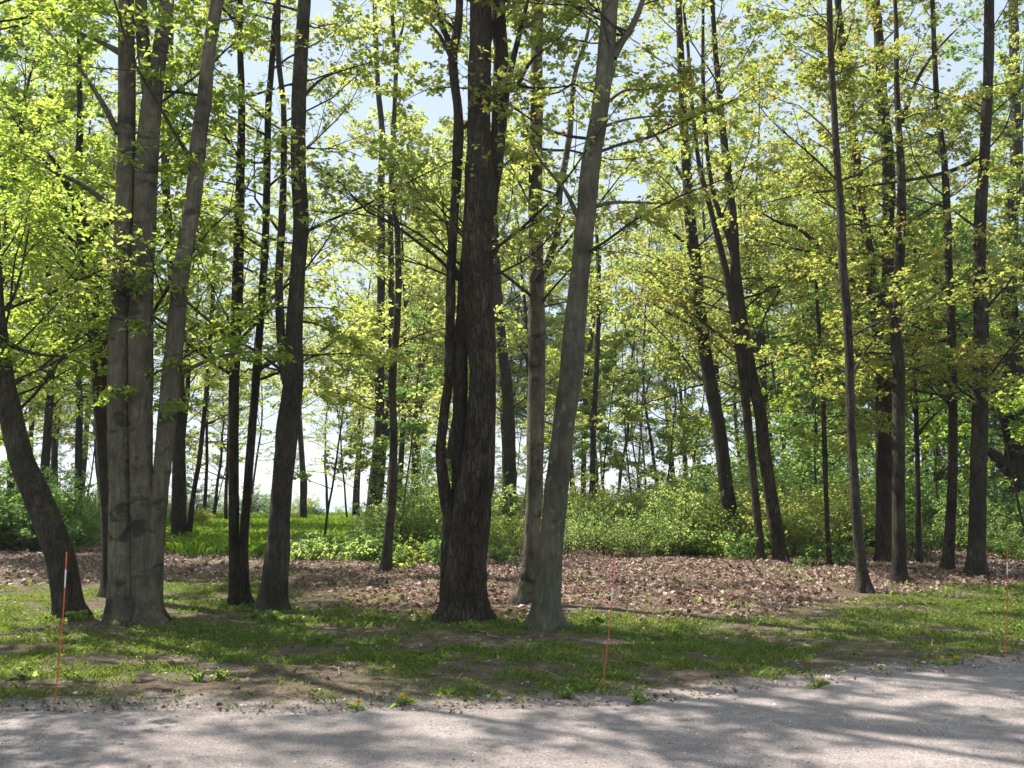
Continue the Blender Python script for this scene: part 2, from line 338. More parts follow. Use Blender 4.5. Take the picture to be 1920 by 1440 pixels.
def litter_mat():
    m, ns, ls = nmat('dry_leaf')
    at = N(ns, 'ShaderNodeAttribute'); at.attribute_name = 'rnd'
    r = ramp(ns, [(0.0, (0.05, 0.025, 0.018)), (0.3, (0.17, 0.095, 0.066)), (0.58, (0.32, 0.21, 0.16)), (0.82, (0.48, 0.36, 0.295)), (1.0, (0.66, 0.55, 0.48))]); ls.new(at.outputs['Fac'], r.inputs[0])
    b = N(ns, 'ShaderNodeBsdfPrincipled'); b.inputs['Roughness'].default_value = 0.65; ls.new(r.outputs[0], b.inputs['Base Color'])
    t = N(ns, 'ShaderNodeBsdfTranslucent'); ls.new(r.outputs[0], t.inputs[0])
    mi = N(ns, 'ShaderNodeMixShader'); mi.inputs[0].default_value = 0.15; ls.new(b.outputs[0], mi.inputs[1]); ls.new(t.outputs[0], mi.inputs[2])
    o = N(ns, 'ShaderNodeOutputMaterial'); ls.new(mi.outputs[0], o.inputs[0]); return m
M_LITTER = litter_mat()
def plain(name, col, rough=0.6, vary=0.15, scale=20):
    m, ns, ls = nmat(name)
    tc = N(ns, 'ShaderNodeTexCoord'); n = noise(ns, ls, tc.outputs['Object'], scale, 4)
    r = ramp(ns, [(0.25, tuple(c*(1-vary) for c in col)), (0.75, tuple(min(1, c*(1+vary)) for c in col))]); ls.new(n.outputs[0], r.inputs[0])
    b = N(ns, 'ShaderNodeBsdfPrincipled'); b.inputs['Roughness'].default_value = rough; ls.new(r.outputs[0], b.inputs['Base Color'])
    o = N(ns, 'ShaderNodeOutputMaterial'); ls.new(b.outputs[0], o.inputs[0]); return m
M_ORANGE = plain('orange_fibreglass', (0.62, 0.09, 0.03), 0.4)
M_WHITE = plain('white_reflective_tape', (0.75, 0.73, 0.70), 0.35, 0.05)
M_YELLOW = plain('dandelion_yellow', (0.80, 0.62, 0.02), 0.6)
M_STEM = plain('green_stem', (0.12, 0.20, 0.05), 0.6)
M_STICK = plain('weathered_stick', (0.26, 0.21, 0.17), 0.85, 0.4)
M_CHIP = plain('pale_wood_chip', (0.60, 0.48, 0.36), 0.8, 0.2)
M_STONE = plain('grey_stone', (0.24, 0.22, 0.21), 0.85, 0.35, 3)

# ---------------------------------------------------------------- ground, road, lake
def axis(parts): return np.unique(np.round(np.concatenate([np.arange(a, b, s) for a, b, s in parts]), 4))
gx = axis([(-260, -40, 10), (-40, -16, 1.0), (-16, 16, 0.11), (16, 40, 1.0), (40, 261, 10)])
gy = axis([(-60, 0, 5), (0, 5, 0.6), (5, 19, 0.085), (19, 30, 0.22), (30, 72, 1.2), (72, 96, 1.0)])
X, Y = np.meshgrid(gx, gy); Z = bed(X, Y)
on_road = 1-sstep(-0.05, 0.12, Y - road_edge(X))
Z = Z - 0.004*on_road - 0.010*(on_road > 0.5)
nx, ny = len(gx), len(gy)
ii = (np.arange(ny-1)[:, None]*nx + np.arange(nx-1)[None]).ravel()
quads = np.stack([ii, ii+1, ii+1+nx, ii+nx], -1)
me = mesh_np('ground', np.stack([X, Y, Z], -1).reshape(-1, 3), [quads], None)
for nm, arr in (('grass', grass_mask(X, Y)), ('litter', litter_mask(X, Y)), ('meadow', meadow_mask(X, Y)), ('verge', 1-sstep(0.0, 1.3, Y-road_edge(X)))):
    a = me.attributes.new(nm, 'FLOAT', 'POINT'); a.data.foreach_set('value', arr.ravel().astype(np.float32))
def gravel_color(ns, ls, pos):
    big = noise(ns, ls, pos, 0.7, 4, 0.6); f = noise(ns, ls, pos, 55, 3, 0.7); g = noise(ns, ls, pos, 9, 4, 0.65)
    r = ramp(ns, [(0.30, (0.24, 0.208, 0.198)), (0.7, (0.35, 0.308, 0.294))]); ls.new(big.outputs[0], r.inputs[0])
    r2 = ramp(ns, [(0.32, tuple([0.45]*3)), (0.5, tuple([0.98]*3)), (0.72, tuple([1.3]*3))]); ls.new(f.outputs[0], r2.inputs[0])
    r3 = ramp(ns, [(0.3, tuple([0.78]*3)), (0.7, tuple([1.12]*3))]); ls.new(g.outputs[0], r3.inputs[0])
    tr_ = noise(ns, ls, mapped(ns, ls, pos, (0.22, 1.9, 1)), 1.0, 4, 0.55, 0.6); rt = ramp(ns, [(0.35, (0.80, 0.79, 0.80)), (0.55, (1.02, 1.0, 0.99)), (0.7, (1.14, 1.10, 1.07))]); ls.new(tr_.outputs[0], rt.inputs[0])
    c = mixc(ns, ls, 1.0, r.outputs[0], r2.outputs[0], 'MULTIPLY'); c = mixc(ns, ls, 1.0, c, rt.outputs[0], 'MULTIPLY'); return mixc(ns, ls, 1.0, c, r3.outputs[0], 'MULTIPLY'), f, g
m, ns, ls = nmat('woodland_ground')
g_ = N(ns, 'ShaderNodeNewGeometry'); pos = g_.outputs['Position']
def attr(n): a = N(ns, 'ShaderNodeAttribute'); a.attribute_name = n; return a.outputs['Fac']
dn = noise(ns, ls, pos, 3.2, 6, 0.7); dfine = noise(ns, ls, pos, 28, 4, 0.7)
dirt = ramp(ns, [(0.3, (0.05, 0.034, 0.025)), (0.5, (0.125, 0.092, 0.068)), (0.7, (0.23, 0.18, 0.145))]); ls.new(dn.outputs[0], dirt.inputs[0])
fr = ramp(ns, [(0.3, tuple([0.55]*3)), (0.7, tuple([1.3]*3))]); ls.new(dfine.outputs[0], fr.inputs[0])
c = mixc(ns, ls, 1.0, dirt.outputs[0], fr.outputs[0], 'MULTIPLY')
gn = noise(ns, ls, pos, 14, 5, 0.7); gr = ramp(ns, [(0.3, (0.04, 0.065, 0.018)), (0.7, (0.115, 0.135, 0.045))]); ls.new(gn.outputs[0], gr.inputs[0])
gm = N(ns, 'ShaderNodeMath', operation='MULTIPLY'); ls.new(attr('grass'), gm.inputs[0]); gm.inputs[1].default_value = 0.72
c = mixc(ns, ls, gm.outputs[0], c, gr.outputs[0])
ln = noise(ns, ls, pos, 9, 3, 0.8); lr = ramp(ns, [(0.3, (0.06, 0.035, 0.022)), (0.55, (0.19, 0.115, 0.08)), (0.75, (0.33, 0.23, 0.17))]); ls.new(ln.outputs[0], lr.inputs[0])
c = mixc(ns, ls, attr('litter'), c, lr.outputs[0])
mr = ramp(ns, [(0.3, (0.09, 0.16, 0.02)), (0.7, (0.18, 0.25, 0.04))]); ls.new(gn.outputs[0], mr.inputs[0])
c = mixc(ns, ls, attr('meadow'), c, mr.outputs[0])
gv, _f, _g = gravel_color(ns, ls, pos)
vn = noise(ns, ls, pos, 5, 4, 0.7); va = N(ns, 'ShaderNodeMath', operation='ADD'); ls.new(attr('verge'), va.inputs[0]); ls.new(vn.outputs[0], va.inputs[1])
vr = ramp(ns, [(0.80, (0, 0, 0)), (1.0, (0.9, 0.9, 0.9))]); vs = N(ns, 'ShaderNodeMath', operation='MULTIPLY'); ls.new(va.outputs[0], vs.inputs[0]); vs.inputs[1].default_value = 0.72; ls.new(vs.outputs[0], vr.inputs[0])
c = mixc(ns, ls, vr.outputs[0], c, gv)
b = N(ns, 'ShaderNodeBsdfPrincipled'); b.inputs['Roughness'].default_value = 0.95; b.inputs['Specular IOR Level'].default_value = 0.15; ls.new(c, b.inputs['Base Color'])
bp = N(ns, 'ShaderNodeBump'); bp.inputs['Strength'].default_value = 0.9; bp.inputs['Distance'].default_value = 0.03; ls.new(dfine.outputs[0], bp.inputs['Height']); ls.new(bp.outputs[0], b.inputs['Normal'])
o_ = N(ns, 'ShaderNodeOutputMaterial'); ls.new(b.outputs[0], o_.inputs[0])
me.materials.append(m); link('ground', me, kind='structure')

m, ns, ls = nmat('road_gravel')
g_ = N(ns, 'ShaderNodeNewGeometry'); c, f, g = gravel_color(ns, ls, g_.outputs['Position'])
b = N(ns, 'ShaderNodeBsdfPrincipled'); b.inputs['Roughness'].default_value = 0.93; b.inputs['Specular IOR Level'].default_value = 0.2; ls.new(c, b.inputs['Base Color'])
bp = N(ns, 'ShaderNodeBump'); bp.inputs['Strength'].default_value = 0.6; bp.inputs['Distance'].default_value = 0.012
ad = N(ns, 'ShaderNodeMath', operation='ADD'); ls.new(f.outputs[0], ad.inputs[0]); ls.new(g.outputs[0], ad.inputs[1]); ls.new(ad.outputs[0], bp.inputs['Height']); ls.new(bp.outputs[0], b.inputs['Normal'])
o_ = N(ns, 'ShaderNodeOutputMaterial'); ls.new(b.outputs[0], o_.inputs[0])
rx = axis([(-60, -16, 1), (-16, 16, 0.08), (16, 61, 1)]); tt = np.concatenate([np.linspace(0, 0.6, 6), np.linspace(0.64, 1, 40)])
RX, TT = np.meshgrid(rx, tt); RY = -3.0 + (road_edge(RX)+3.0)*TT
RZ = bed(RX, RY) - 0.012*sstep(0.985, 1.0, TT) + 0.004*fbm(RX*5, RY*5, 0, 61)*(TT < 0.99)
nr = len(rx); ii = (np.arange(len(tt)-1)[:, None]*nr + np.arange(nr-1)[None]).ravel()
link('road', mesh_np('road', np.stack([RX, RY, RZ], -1).reshape(-1, 3), [np.stack([ii, ii+1, ii+1+nr, ii+nr], -1)], m), kind='structure')

m, ns, ls = nmat('lake_water')
g_ = N(ns, 'ShaderNodeNewGeometry')
b = N(ns, 'ShaderNodeBsdfPrincipled'); b.inputs['Base Color'].default_value = (0.22, 0.32, 0.42, 1); b.inputs['Roughness'].default_value = 0.25
wv = noise(ns, ls, mapped(ns, ls, g_.outputs['Position'], (0.3, 0.9, 1)), 1.0, 4); bp = N(ns, 'ShaderNodeBump'); bp.inputs['Strength'].default_value = 0.5; bp.inputs['Distance'].default_value = 0.3
ls.new(wv.outputs[0], bp.inputs['Height']); ls.new(bp.outputs[0], b.inputs['Normal'])
o_ = N(ns, 'ShaderNodeOutputMaterial'); ls.new(b.outputs[0], o_.inputs[0])
link('lake', mesh_np('lake', [(-9000, 76, -6.2), (9000, 76, -6.2), (9000, 12000, -6.2), (-9000, 12000, -6.2)], [np.array([[0, 1, 2, 3]])], m), kind='structure')

# ---------------------------------------------------------------- trees of the photograph
def catmull(P, n):
    P = np.asarray(P, float); Q = np.vstack([2*P[0]-P[1], P, 2*P[-1]-P[-2]])
    d = np.concatenate([[0], np.cumsum(np.maximum(np.linalg.norm(np.diff(P[:, :3], axis=0), axis=1), 1e-4))])
    s = np.linspace(0, d[-1], n); i = np.clip(np.searchsorted(d, s, 'right')-1, 0, len(P)-2)
    t = ((s-d[i])/(d[i+1]-d[i]))[:, None]
    a, b_, c_, e = Q[i], Q[i+1], Q[i+2], Q[i+3]
    return 0.5*((2*b_) + (-a+c_)*t + (2*a-5*b_+4*c_-e)*t*t + (-a+3*b_-3*c_+e)*t**3)
def stem_points(px, Y, lean=0.0, H=None, rng=None, z_from=0.0):
    """picture polyline [(x,y,w)] -> world points with radius; lean: metres further per metre of height"""
    out = []
    for x, y, w in px:
        yy = Y
        for _ in range(3):
            p, mpp = px_at(x, y, yy); yy = Y + lean*max(p[2]-z_from, 0)
        out.append([*p, max(w*mpp*0.5, 0.004)])
    out = np.array(out)
    if H and out[-1, 2] < H:                     # go on above the picture's upper edge
        d = out[-1, :3]-out[-2, :3]; d = d/np.linalg.norm(d); p = out[-1].copy(); r0 = p[3]; z0 = p[2]
        while p[2] < H:
            d = d + np.array([0, 0, 0.10]) + rng.normal(0, 0.07, 3); d /= np.linalg.norm(d)
            p = p.copy(); p[:3] += d*1.1; p[3] = r0*max(0.12, 1-0.95*(p[2]-z0)/(H-z0)); out = np.vstack([out, p])
    return out
def trunk_mesh(name, S, mat, sides, step, rough, flare, seed, origin, foot=True):
    """tube with bark relief, bulges and (if foot) root flare"""
    if foot:
        b0 = S[0].copy(); b0[2] -= 0.25; S = np.vstack([b0, S])
    L = np.linalg.norm(np.diff(S[:, :3], axis=0), axis=1).sum()
    n = max(8, int(L/step)); Q = catmull(S, n); P = Q[:, :3]; R = np.maximum(Q[:, 3], 0.004)
    T = nrm(np.gradient(P, axis=0)); U = nrm(np.cross(T, np.array([0, 1.0, 0.02]))); W = np.cross(T, U)
    a = np.arange(sides)*2*PI/sides
    zz = P[:, 2][:, None]; ca, sa = np.cos(a)[None], np.sin(a)[None]
    rel = R[:, None]*np.ones((1, sides))
    rel = rel*(1 + 0.07*fbm(ca*0.9+0*zz, sa*0.9+0*zz, zz*0.9, seed) + 0.05*fbm(ca*1.4+0*zz, sa*1.4+0*zz, zz*3.0, seed+3))
    k = R[:, None]/0.022
    rel = rel + rough*(fbm(ca*k+0*zz, sa*k+0*zz, zz*3.5, seed+7, 3))*np.minimum(1, R[:, None]/0.08)
    if foot:
        g = P[0, 2]+0.25; h = np.maximum(zz-g, 0)
        lob = 0.45+0.45*np.cos(a*5+seed) + 0.6*vnoise(np.cos(a)*2+5, np.sin(a)*2+5, 0, seed+11)
        rel = rel*(1 + 0.9*flare*(np.maximum(lob[None], 0)**1.5)*np.exp(-h/0.11) + 0.16*flare*np.exp(-h/0.5))
    V = P[:, None] + rel[..., None]*(ca[..., None]*U[:, None] + sa[..., None]*W[:, None])
    kk = (np.arange(n-1)*sides)[:, None]; s = np.arange(sides)[None]; s2 = (s+1) % sides
    q = np.stack([kk+s, kk+s2, kk+sides+s2, kk+sides+s], -1).reshape(-1, 4)
    V = V.reshape(-1, 3) - np.asarray(origin)
    return mesh_np(name, V, [q], mat), Q

TREE_SEED = [100]; FEET = []
def build_tree(label, stems, base_y, bark, leaf, H=17, category='tree', zmin=3.0, nlimb=16, limb_len=(1.6, 3.6), lsize=0.070,
               near=False, lean=0.0, hand=(), rough=0.011, flare=0.7, group=None, dens=(7, 6, 8), elev=(0.18, 0.8), sprays=0, name='tree', azr=None, ysep=0.0, barks={}):
    TREE_SEED[0] += 1; seed = TREE_SEED[0]; rng = np.random.default_rng(seed)
    x0, _, w0 = stems[0][0]
    g = px_ground(x0, base_y); Y = g[1] + 0.0
    # middle of the trunk stands half its width behind the front of its foot
    Y += w0*Y/F_PX*0.45
    z0 = float(bed(np.array([g[0]]), np.array([Y]))[0])
    root = empty(name, (g[0], Y, z0), label, category, group); org = np.array([g[0], Y, z0])
    FEET.append((g[0], Y, w0*Y/F_PX*0.5)); B = Geo(); Lf = Geo(); allS = []
    for i, st in enumerate(stems):
        foot = (st[0][1] >= base_y-60)
        S = stem_points(st, Y + (i*ysep), lean, H if st[-1][1] < 120 or st[-1][0] < 0 else None, rng)
        if foot: S[0, 2] = min(S[0, 2], z0+0.02)
        sides = 26 if near else 12; step = 0.07 if near else 0.14
        me_, Q = trunk_mesh('trunk', S, BARK[barks.get(i, bark)], sides, step, rough, flare if foot else 0, seed*7+i, org, foot)
        link('trunk', me_, root); allS.append(Q)
    for hpx in hand:                             # limbs the photograph shows
        S = stem_points(hpx, Y, rng.normal(0.0, 0.15), z_from=px_at(hpx[0][0], hpx[0][1], Y)[0][2])
        S[:, 3] = np.maximum(S[:, 3]*np.linspace(1, 0.35, len(S)), 0.004); S[-1, 3] = 0.003
        me_, Q = trunk_mesh('limb', S, BARK[bark], 9, 0.10, 0.002, 0, seed*3, org, False); link('limb', me_, root)
        P = catmull(S, 7)[None, :, :3] - org
        foliage(B, Lf, P, np.array([0.008]), rng, LEAF4 if near else LEAF2, lsize, max(6, dens[0]), dens[1], dens[2], 1, 0.2)
    for Q in allS:
        zs = Q[:, 2]; top = zs[-1]
        ok = np.where(zs > z0+zmin)[0]
        if len(ok) < 6: continue
        n = max(3, int(1.25*nlimb/len(allS)**0.7))
        idx = ok[(rng.random(n)**1.5*(len(ok)-1)).astype(int)]
        keep = (zs[idx] < 2.4+0.545*Y) | (rng.random(n) < 0.5); idx = idx[keep]; n = len(idx)
        h = (zs[idx]-z0-zmin)/max(1, top-z0-zmin)
        az = rng.random(n)*2*PI if azr is None else rng.uniform(azr[0], azr[1], n)
        az = np.where((np.sin(az) < -0.45) & (rng.random(n) < 0.7), az+PI, az)
        el = rng.uniform(elev[0], elev[1], n)+0.25*h
        D = np.stack([np.cos(az)*np.cos(el), np.sin(az)*np.cos(el), np.sin(el)], -1)
        L = rng.uniform(limb_len[0], limb_len[1], n)*(1.0 - 0.45*h)
        Lm = grow(Q[idx, :3]-org, D, L, 7, rng, 0.13, 0.02)
        r0 = np.minimum(Q[idx, 3]*0.4, 0.0075*L+0.003)
        foliage(B, Lf, Lm, r0, rng, LEAF4 if near else LEAF2, lsize, *dens, 2 if near else 1)
        if sprays:                               # short leafy shoots straight off the trunk
            idx = ok[(rng.random(sprays)**1.3*(len(ok)-1)).astype(int)]
            az = rng.random(sprays)*2*PI
            D = np.stack([np.cos(az), np.sin(az), rng.normal(0.1, 0.2, sprays)], -1)
            Lm = grow(Q[idx, :3]-org, nrm(D), rng.uniform(0.3, 0.9, sprays), 5, rng, 0.15, -0.02)
            foliage(B, Lf, Lm, np.full(sprays, 0.007), rng, LEAF4 if near else LEAF2, lsize, 4, 3, 5, 1)
    link('branches', B.mesh('branches', BARK['dark' if bark in ('rough', 'dark') else 'mid']), root)
    link('crown', Lf.mesh('crown', LEAF[leaf], False), root)
    return root

# --- left ---------------------------------------------------------------
build_tree('dark smooth tree at the far left leaning up and out of the picture',
  [[(130, 1160, 56), (128, 1137, 51), (110, 1034, 50), (70, 931, 48), (38, 854, 43), (15, 751, 40), (2, 690, 38), (-12, 560, 35), (-18, 380, 30), (-25, 120, 26)]],
  1160, 'mid', 'green', near=True, nlimb=22, zmin=2.6, H=15, dens=(7, 6, 8), flare=0.80, sprays=4,
  hand=[[(5, 640, 12), (60, 662, 9), (120, 670, 7), (175, 690, 5)]])
build_tree('thick clump of pale grey stems rising from one foot, left side',
  [[(238, 1168, 62), (230, 1120, 52), (226, 931, 42), (222, 725, 40), (229, 514, 36), (235, 360, 34), (238, 206, 31), (237, 77, 29), (237, -80, 27)],
   [(270, 1168, 58), (270, 1120, 46), (266, 931, 42), (264, 725, 44), (266, 514, 44), (272, 411, 42), (275, 308, 41), (285, 190, 36), (299, 103, 28), (313, 0, 26), (322, -100, 24)],
   [(282, 1166, 46), (286, 1100, 36), (299, 931, 31), (318, 740, 36), (330, 617, 32), (340, 514, 30), (364, 360, 29), (373, 257, 29), (384, 180, 26), (391, 103, 24), (407, 0, 23), (420, -80, 22)],
   [(284, 200, 26), (274, 140, 24), (268, 77, 23), (264, 0, 21), (262, -100, 20)]],
  1172, 'smooth', 'green', near=True, nlimb=34, zmin=2.9, H=18, dens=(7, 6, 8), flare=0.96, sprays=9, lsize=0.074,
  hand=[[(215, 395, 16), (160, 350, 12), (80, 310, 10), (0, 262, 8)],
        [(222, 250, 14), (190, 190, 12), (150, 130, 9), (90, 60, 7), (40, 20, 6)],
        [(340, 700, 11), (380, 680, 9), (440, 662, 8), (520, 660, 5)],
        [(228, 100, 14), (180, 75, 10), (120, 50, 7)]])
build_tree('dark leaning tree behind the clump of pale stems, forking to the upper left',
  [[(214, 1120, 44), (212, 1000, 40), (203, 880, 38), (192, 740, 36), (184, 620, 36), (172, 530, 34), (158, 440, 28), (148, 390, 24), (146, 320, 16), (150, 240, 12), (148, 100, 9)]],
  1120, 'dark', 'green', near=False, nlimb=18, zmin=3.2, H=13, lsize=0.075, flare=0.64, dens=(7, 6, 8), sprays=5,
  hand=[[(156, 430, 16), (100, 375, 13), (50, 345, 11), (0, 325, 9), (-40, 315, 7)], [(148, 400, 16), (120, 340, 13), (60, 285, 10), (0, 255, 8)],
        [(150, 390, 13), (100, 300, 10), (60, 270, 8), (10, 200, 6)], [(165, 480, 10), (110, 430, 8), (40, 400, 6)], [(160, 450, 14), (200, 420, 12), (235, 385, 10), (260, 340, 7)]])
build_tree('slim dark tree standing close behind the clump of pale stems, on its right side',
  [[(336, 1029, 30), (335, 900, 25), (336, 740, 21), (330, 600, 18), (318, 450, 17), (310, 330, 16), (314, 200, 14), (320, 50, 12), (322, -40, 11)],
   [(352, 1027, 12), (362, 930, 9), (374, 860, 9), (388, 720, 8), (396, 600, 7), (402, 470, 6)]],
  1029, 'dark', 'green', nlimb=18, zmin=3.6, H=19, lsize=0.082, limb_len=(2, 4.5))
build_tree('pair of slender dark stems joined at the foot, left of the curved grey trunk',
  [[(447, 1134, 34), (440, 1040, 21), (438, 931, 19), (439, 725, 19), (446, 514, 20), (450, 360, 17), (453, 206, 13), (450, 51, 11), (452, -60, 10)],
   [(455, 1134, 30), (456, 1040, 18), (463, 931, 16), (479, 725, 15), (494, 514, 14), (499, 411, 14), (501, 308, 13), (503, 206, 12), (509, 128, 11), (519, 0, 12), (522, -60, 11)]],
  1136, 'dark', 'lime', near=True, nlimb=20, zmin=3.2, H=15, flare=0.56, sprays=5,
  hand=[[(478, 700, 9), (510, 680, 7), (560, 668, 5)], [(452, 300, 7), (420, 250, 6), (400, 190, 4)]])
build_tree('grey trunk with a gentle curve and a thin second stem, left of the middle',
  [[(511, 1147, 56), (513, 1110, 50), (520, 1040, 45), (527, 931, 38), (539, 803, 40), (549, 725, 36), (552, 617, 32), (558, 514, 28), (564, 411, 29), (559, 308, 28), (562, 154, 27), (571, 0, 23), (575, -90, 22)],
   [(545, 740, 18), (532, 690, 17), (526, 617, 16), (523, 514, 14), (529, 411, 14), (532, 308, 12), (532, 206, 10), (522, 103, 10), (522, 0, 9), (524, -60, 8)]],
  1147, 'mid', 'lime', near=True, nlimb=20, zmin=3.4, H=17, flare=0.64, sprays=5, lsize=0.070,
  hand=[[(562, 190, 8), (600, 150, 6), (650, 130, 5), (720, 110, 4)], [(552, 600, 7), (600, 610, 5), (660, 640, 4)]])
# --- middle -------------------------------------------------------------
build_tree('slim light grey stem rising from the leaf litter left of the great central trunk',
  [[(722, 1083, 26), (726, 1040, 20), (730, 983, 17), (736, 931, 16), (738, 803, 14), (736, 720, 14), (746, 565, 13), (745, 437, 12), (735, 360, 11), (734, 283, 9), (742, 150, 8), (735, 20, 7), (735, -40, 6)]],
  1083, 'mid', 'lime', nlimb=16, zmin=2.6, H=15, lsize=0.075, limb_len=(1.2, 2.8), sprays=4)
build_tree('dark trunk dividing into two behind the slim light grey stem',
  [[(697, 1018, 36), (700, 960, 30), (703, 931, 29), (710, 860, 27), (712, 803, 22), (712, 740, 17), (715, 514, 15), (714, 360, 14), (717, 257, 12), (708, 154, 10), (702, 0, 8), (702, -40, 7)],
   [(708, 880, 20), (728, 790, 15), (735, 700, 14), (734, 540, 12), (732, 400, 10), (738, 260, 8), (745, 100, 7)]],
  1020, 'dark', 'lime', nlimb=26, zmin=4, H=20, lsize=0.11, limb_len=(2, 4.2))
build_tree('great rough dark trunk in the middle with a wavy side stem on its left',
  [[(866, 1166, 98), (868, 1142, 88), (875, 1060, 76), (883, 983, 73), (887, 931, 70), (896, 890, 64), (902, 803, 55), (905, 700, 50), (900, 617, 54), (895, 463, 57), (899, 360, 58), (898, 257, 45), (899, 154, 42), (902, 51, 42), (905, -60, 38)],
   [(845, 1150, 40), (846, 1060, 40), (848, 977, 36), (836, 931, 25), (826, 854, 19), (830, 803, 18), (840, 725, 17), (843, 668, 18), (846, 514, 17), (851, 411, 17), (860, 257, 19), (858, 206, 17), (852, 154, 16), (850, 103, 18), (861, 26, 15), (860, -60, 14)],
   [(868, 1000, 30), (861, 931, 26), (860, 890, 25), (862, 803, 26), (864, 700, 26), (866, 617, 24), (872, 500, 20), (884, 420, 16)],
   [(915, 400, 30), (925, 330, 30), (934, 257, 28), (942, 154, 28), (936, 51, 26), (934, -60, 24)],
   [(852, 120, 14), (840, 75, 12), (830, 51, 11), (815, 0, 9), (806, -50, 8)]],
  1168, 'rough', 'lime', near=True, ysep=0.07, barks={2: 'dark'}, nlimb=25, zmin=4.6, H=19, rough=0.022, flare=0.56, lsize=0.070,  # third stem gets darker bark to paint in the shade of the crevice
  hand=[[(948, 175, 15), (965, 100, 14), (985, 20, 13), (1000, -40, 11)],
        [(946, 180, 12), (965, 160, 11), (1000, 165, 7), (1060, 162, 6), (1180, 140, 5)],
        [(870, 240, 8), (900, 200, 7), (935, 175, 6)], [(852, 120, 10), (820, 60, 8), (780, 20, 6)],
        [(965, 170, 8), (1000, 110, 7), (1050, 70, 6), (1095, 0, 5)]])
build_tree('straight dark trunk showing between the great central trunk and the pale pair',
  [[(955, 1020, 30), (956, 931, 25), (955, 803, 23), (950, 720, 21), (940, 640, 19), (930, 500, 17), (925, 350, 14), (930, 150, 12), (935, -20, 10)]],
  1022, 'dark', 'lime', nlimb=22, zmin=4, H=20, lsize=0.11, limb_len=(2, 4.2))
build_tree('slim light trunk with dark collars standing left against the leaning lichened trunk',
  [[(978, 1136, 44), (986, 1110, 34), (993, 1060, 28), (998, 990, 30), (1002, 931, 31), (1004, 803, 33), (1006, 700, 33), (1006, 617, 32), (1006, 514, 28), (1004, 411, 26), (1004, 308, 26), (1006, 206, 24), (1006, 103, 22), (1008, 0, 22), (1010, -80, 20)],
   [(1012, 540, 15), (1023, 505, 14), (1038, 463, 13), (1046, 425, 13), (1049, 360, 13), (1059, 308, 12), (1069, 242, 11), (1077, 144, 9), (1098, 77, 7), (1108, 26, 6)]],
  1136, 'smooth', 'lime', near=True, nlimb=22, zmin=4.4, H=18, flare=0.48, lsize=0.070,
  hand=[[(988, 320, 8), (965, 290, 6), (944, 270, 5)]])
build_tree('light trunk with pale lichen spots leaning right, foot in front of the slim light trunk',
  [[(1022, 1178, 66), (1024, 1137, 52), (1031, 1060, 46), (1037, 983, 44), (1043, 931, 46), (1056, 803, 42), (1071, 700, 44), (1077, 617, 41), (1087, 514, 36), (1098, 411, 36), (1108, 308, 36), (1125, 206, 33), (1136, 103, 31), (1144, 0, 31), (1152, -80, 29)],
   [(1150, 108, 15), (1166, 78, 13), (1180, 58, 12), (1195, 28, 11), (1206, -5, 10), (1215, -60, 9)]],
  1180, 'lichen', 'gold', near=True, nlimb=26, zmin=4.6, H=18, flare=0.80, lsize=0.070,
  hand=[[(1083, 405, 10), (1060, 358, 9), (1036, 329, 9), (1000, 277, 8), (969, 175, 6)],
        [(1112, 388, 10), (1140, 381, 9), (1175, 379, 8), (1231, 381, 7), (1290, 378, 5)],
        [(1125, 240, 7), (1170, 225, 6), (1230, 218, 5), (1330, 222, 4)],
        [(1130, 200, 7), (1170, 170, 6), (1210, 168, 5), (1290, 150, 4)]])
build_tree('slim dark trunk just right of the leaning lichened trunk, farther of two parallel ones',
  [[(1095, 985, 11), (1094, 900, 10), (1096, 800, 9), (1100, 700, 9), (1112, 600, 8), (1120, 500, 7), (1118, 400, 6)]], 985, 'dark', 'lime', nlimb=10, zmin=5, H=15, lsize=0.12, limb_len=(1.5, 3))
build_tree('slim dark trunk just right of the leaning lichened trunk, nearer of two parallel ones',
  [[(1109, 1012, 12), (1110, 920, 11), (1113, 800, 10), (1118, 700, 10), (1122, 600, 8), (1124, 480, 7)]], 1012, 'dark', 'lime', nlimb=10, zmin=4.5, H=13, lsize=0.11, limb_len=(1.5, 3))
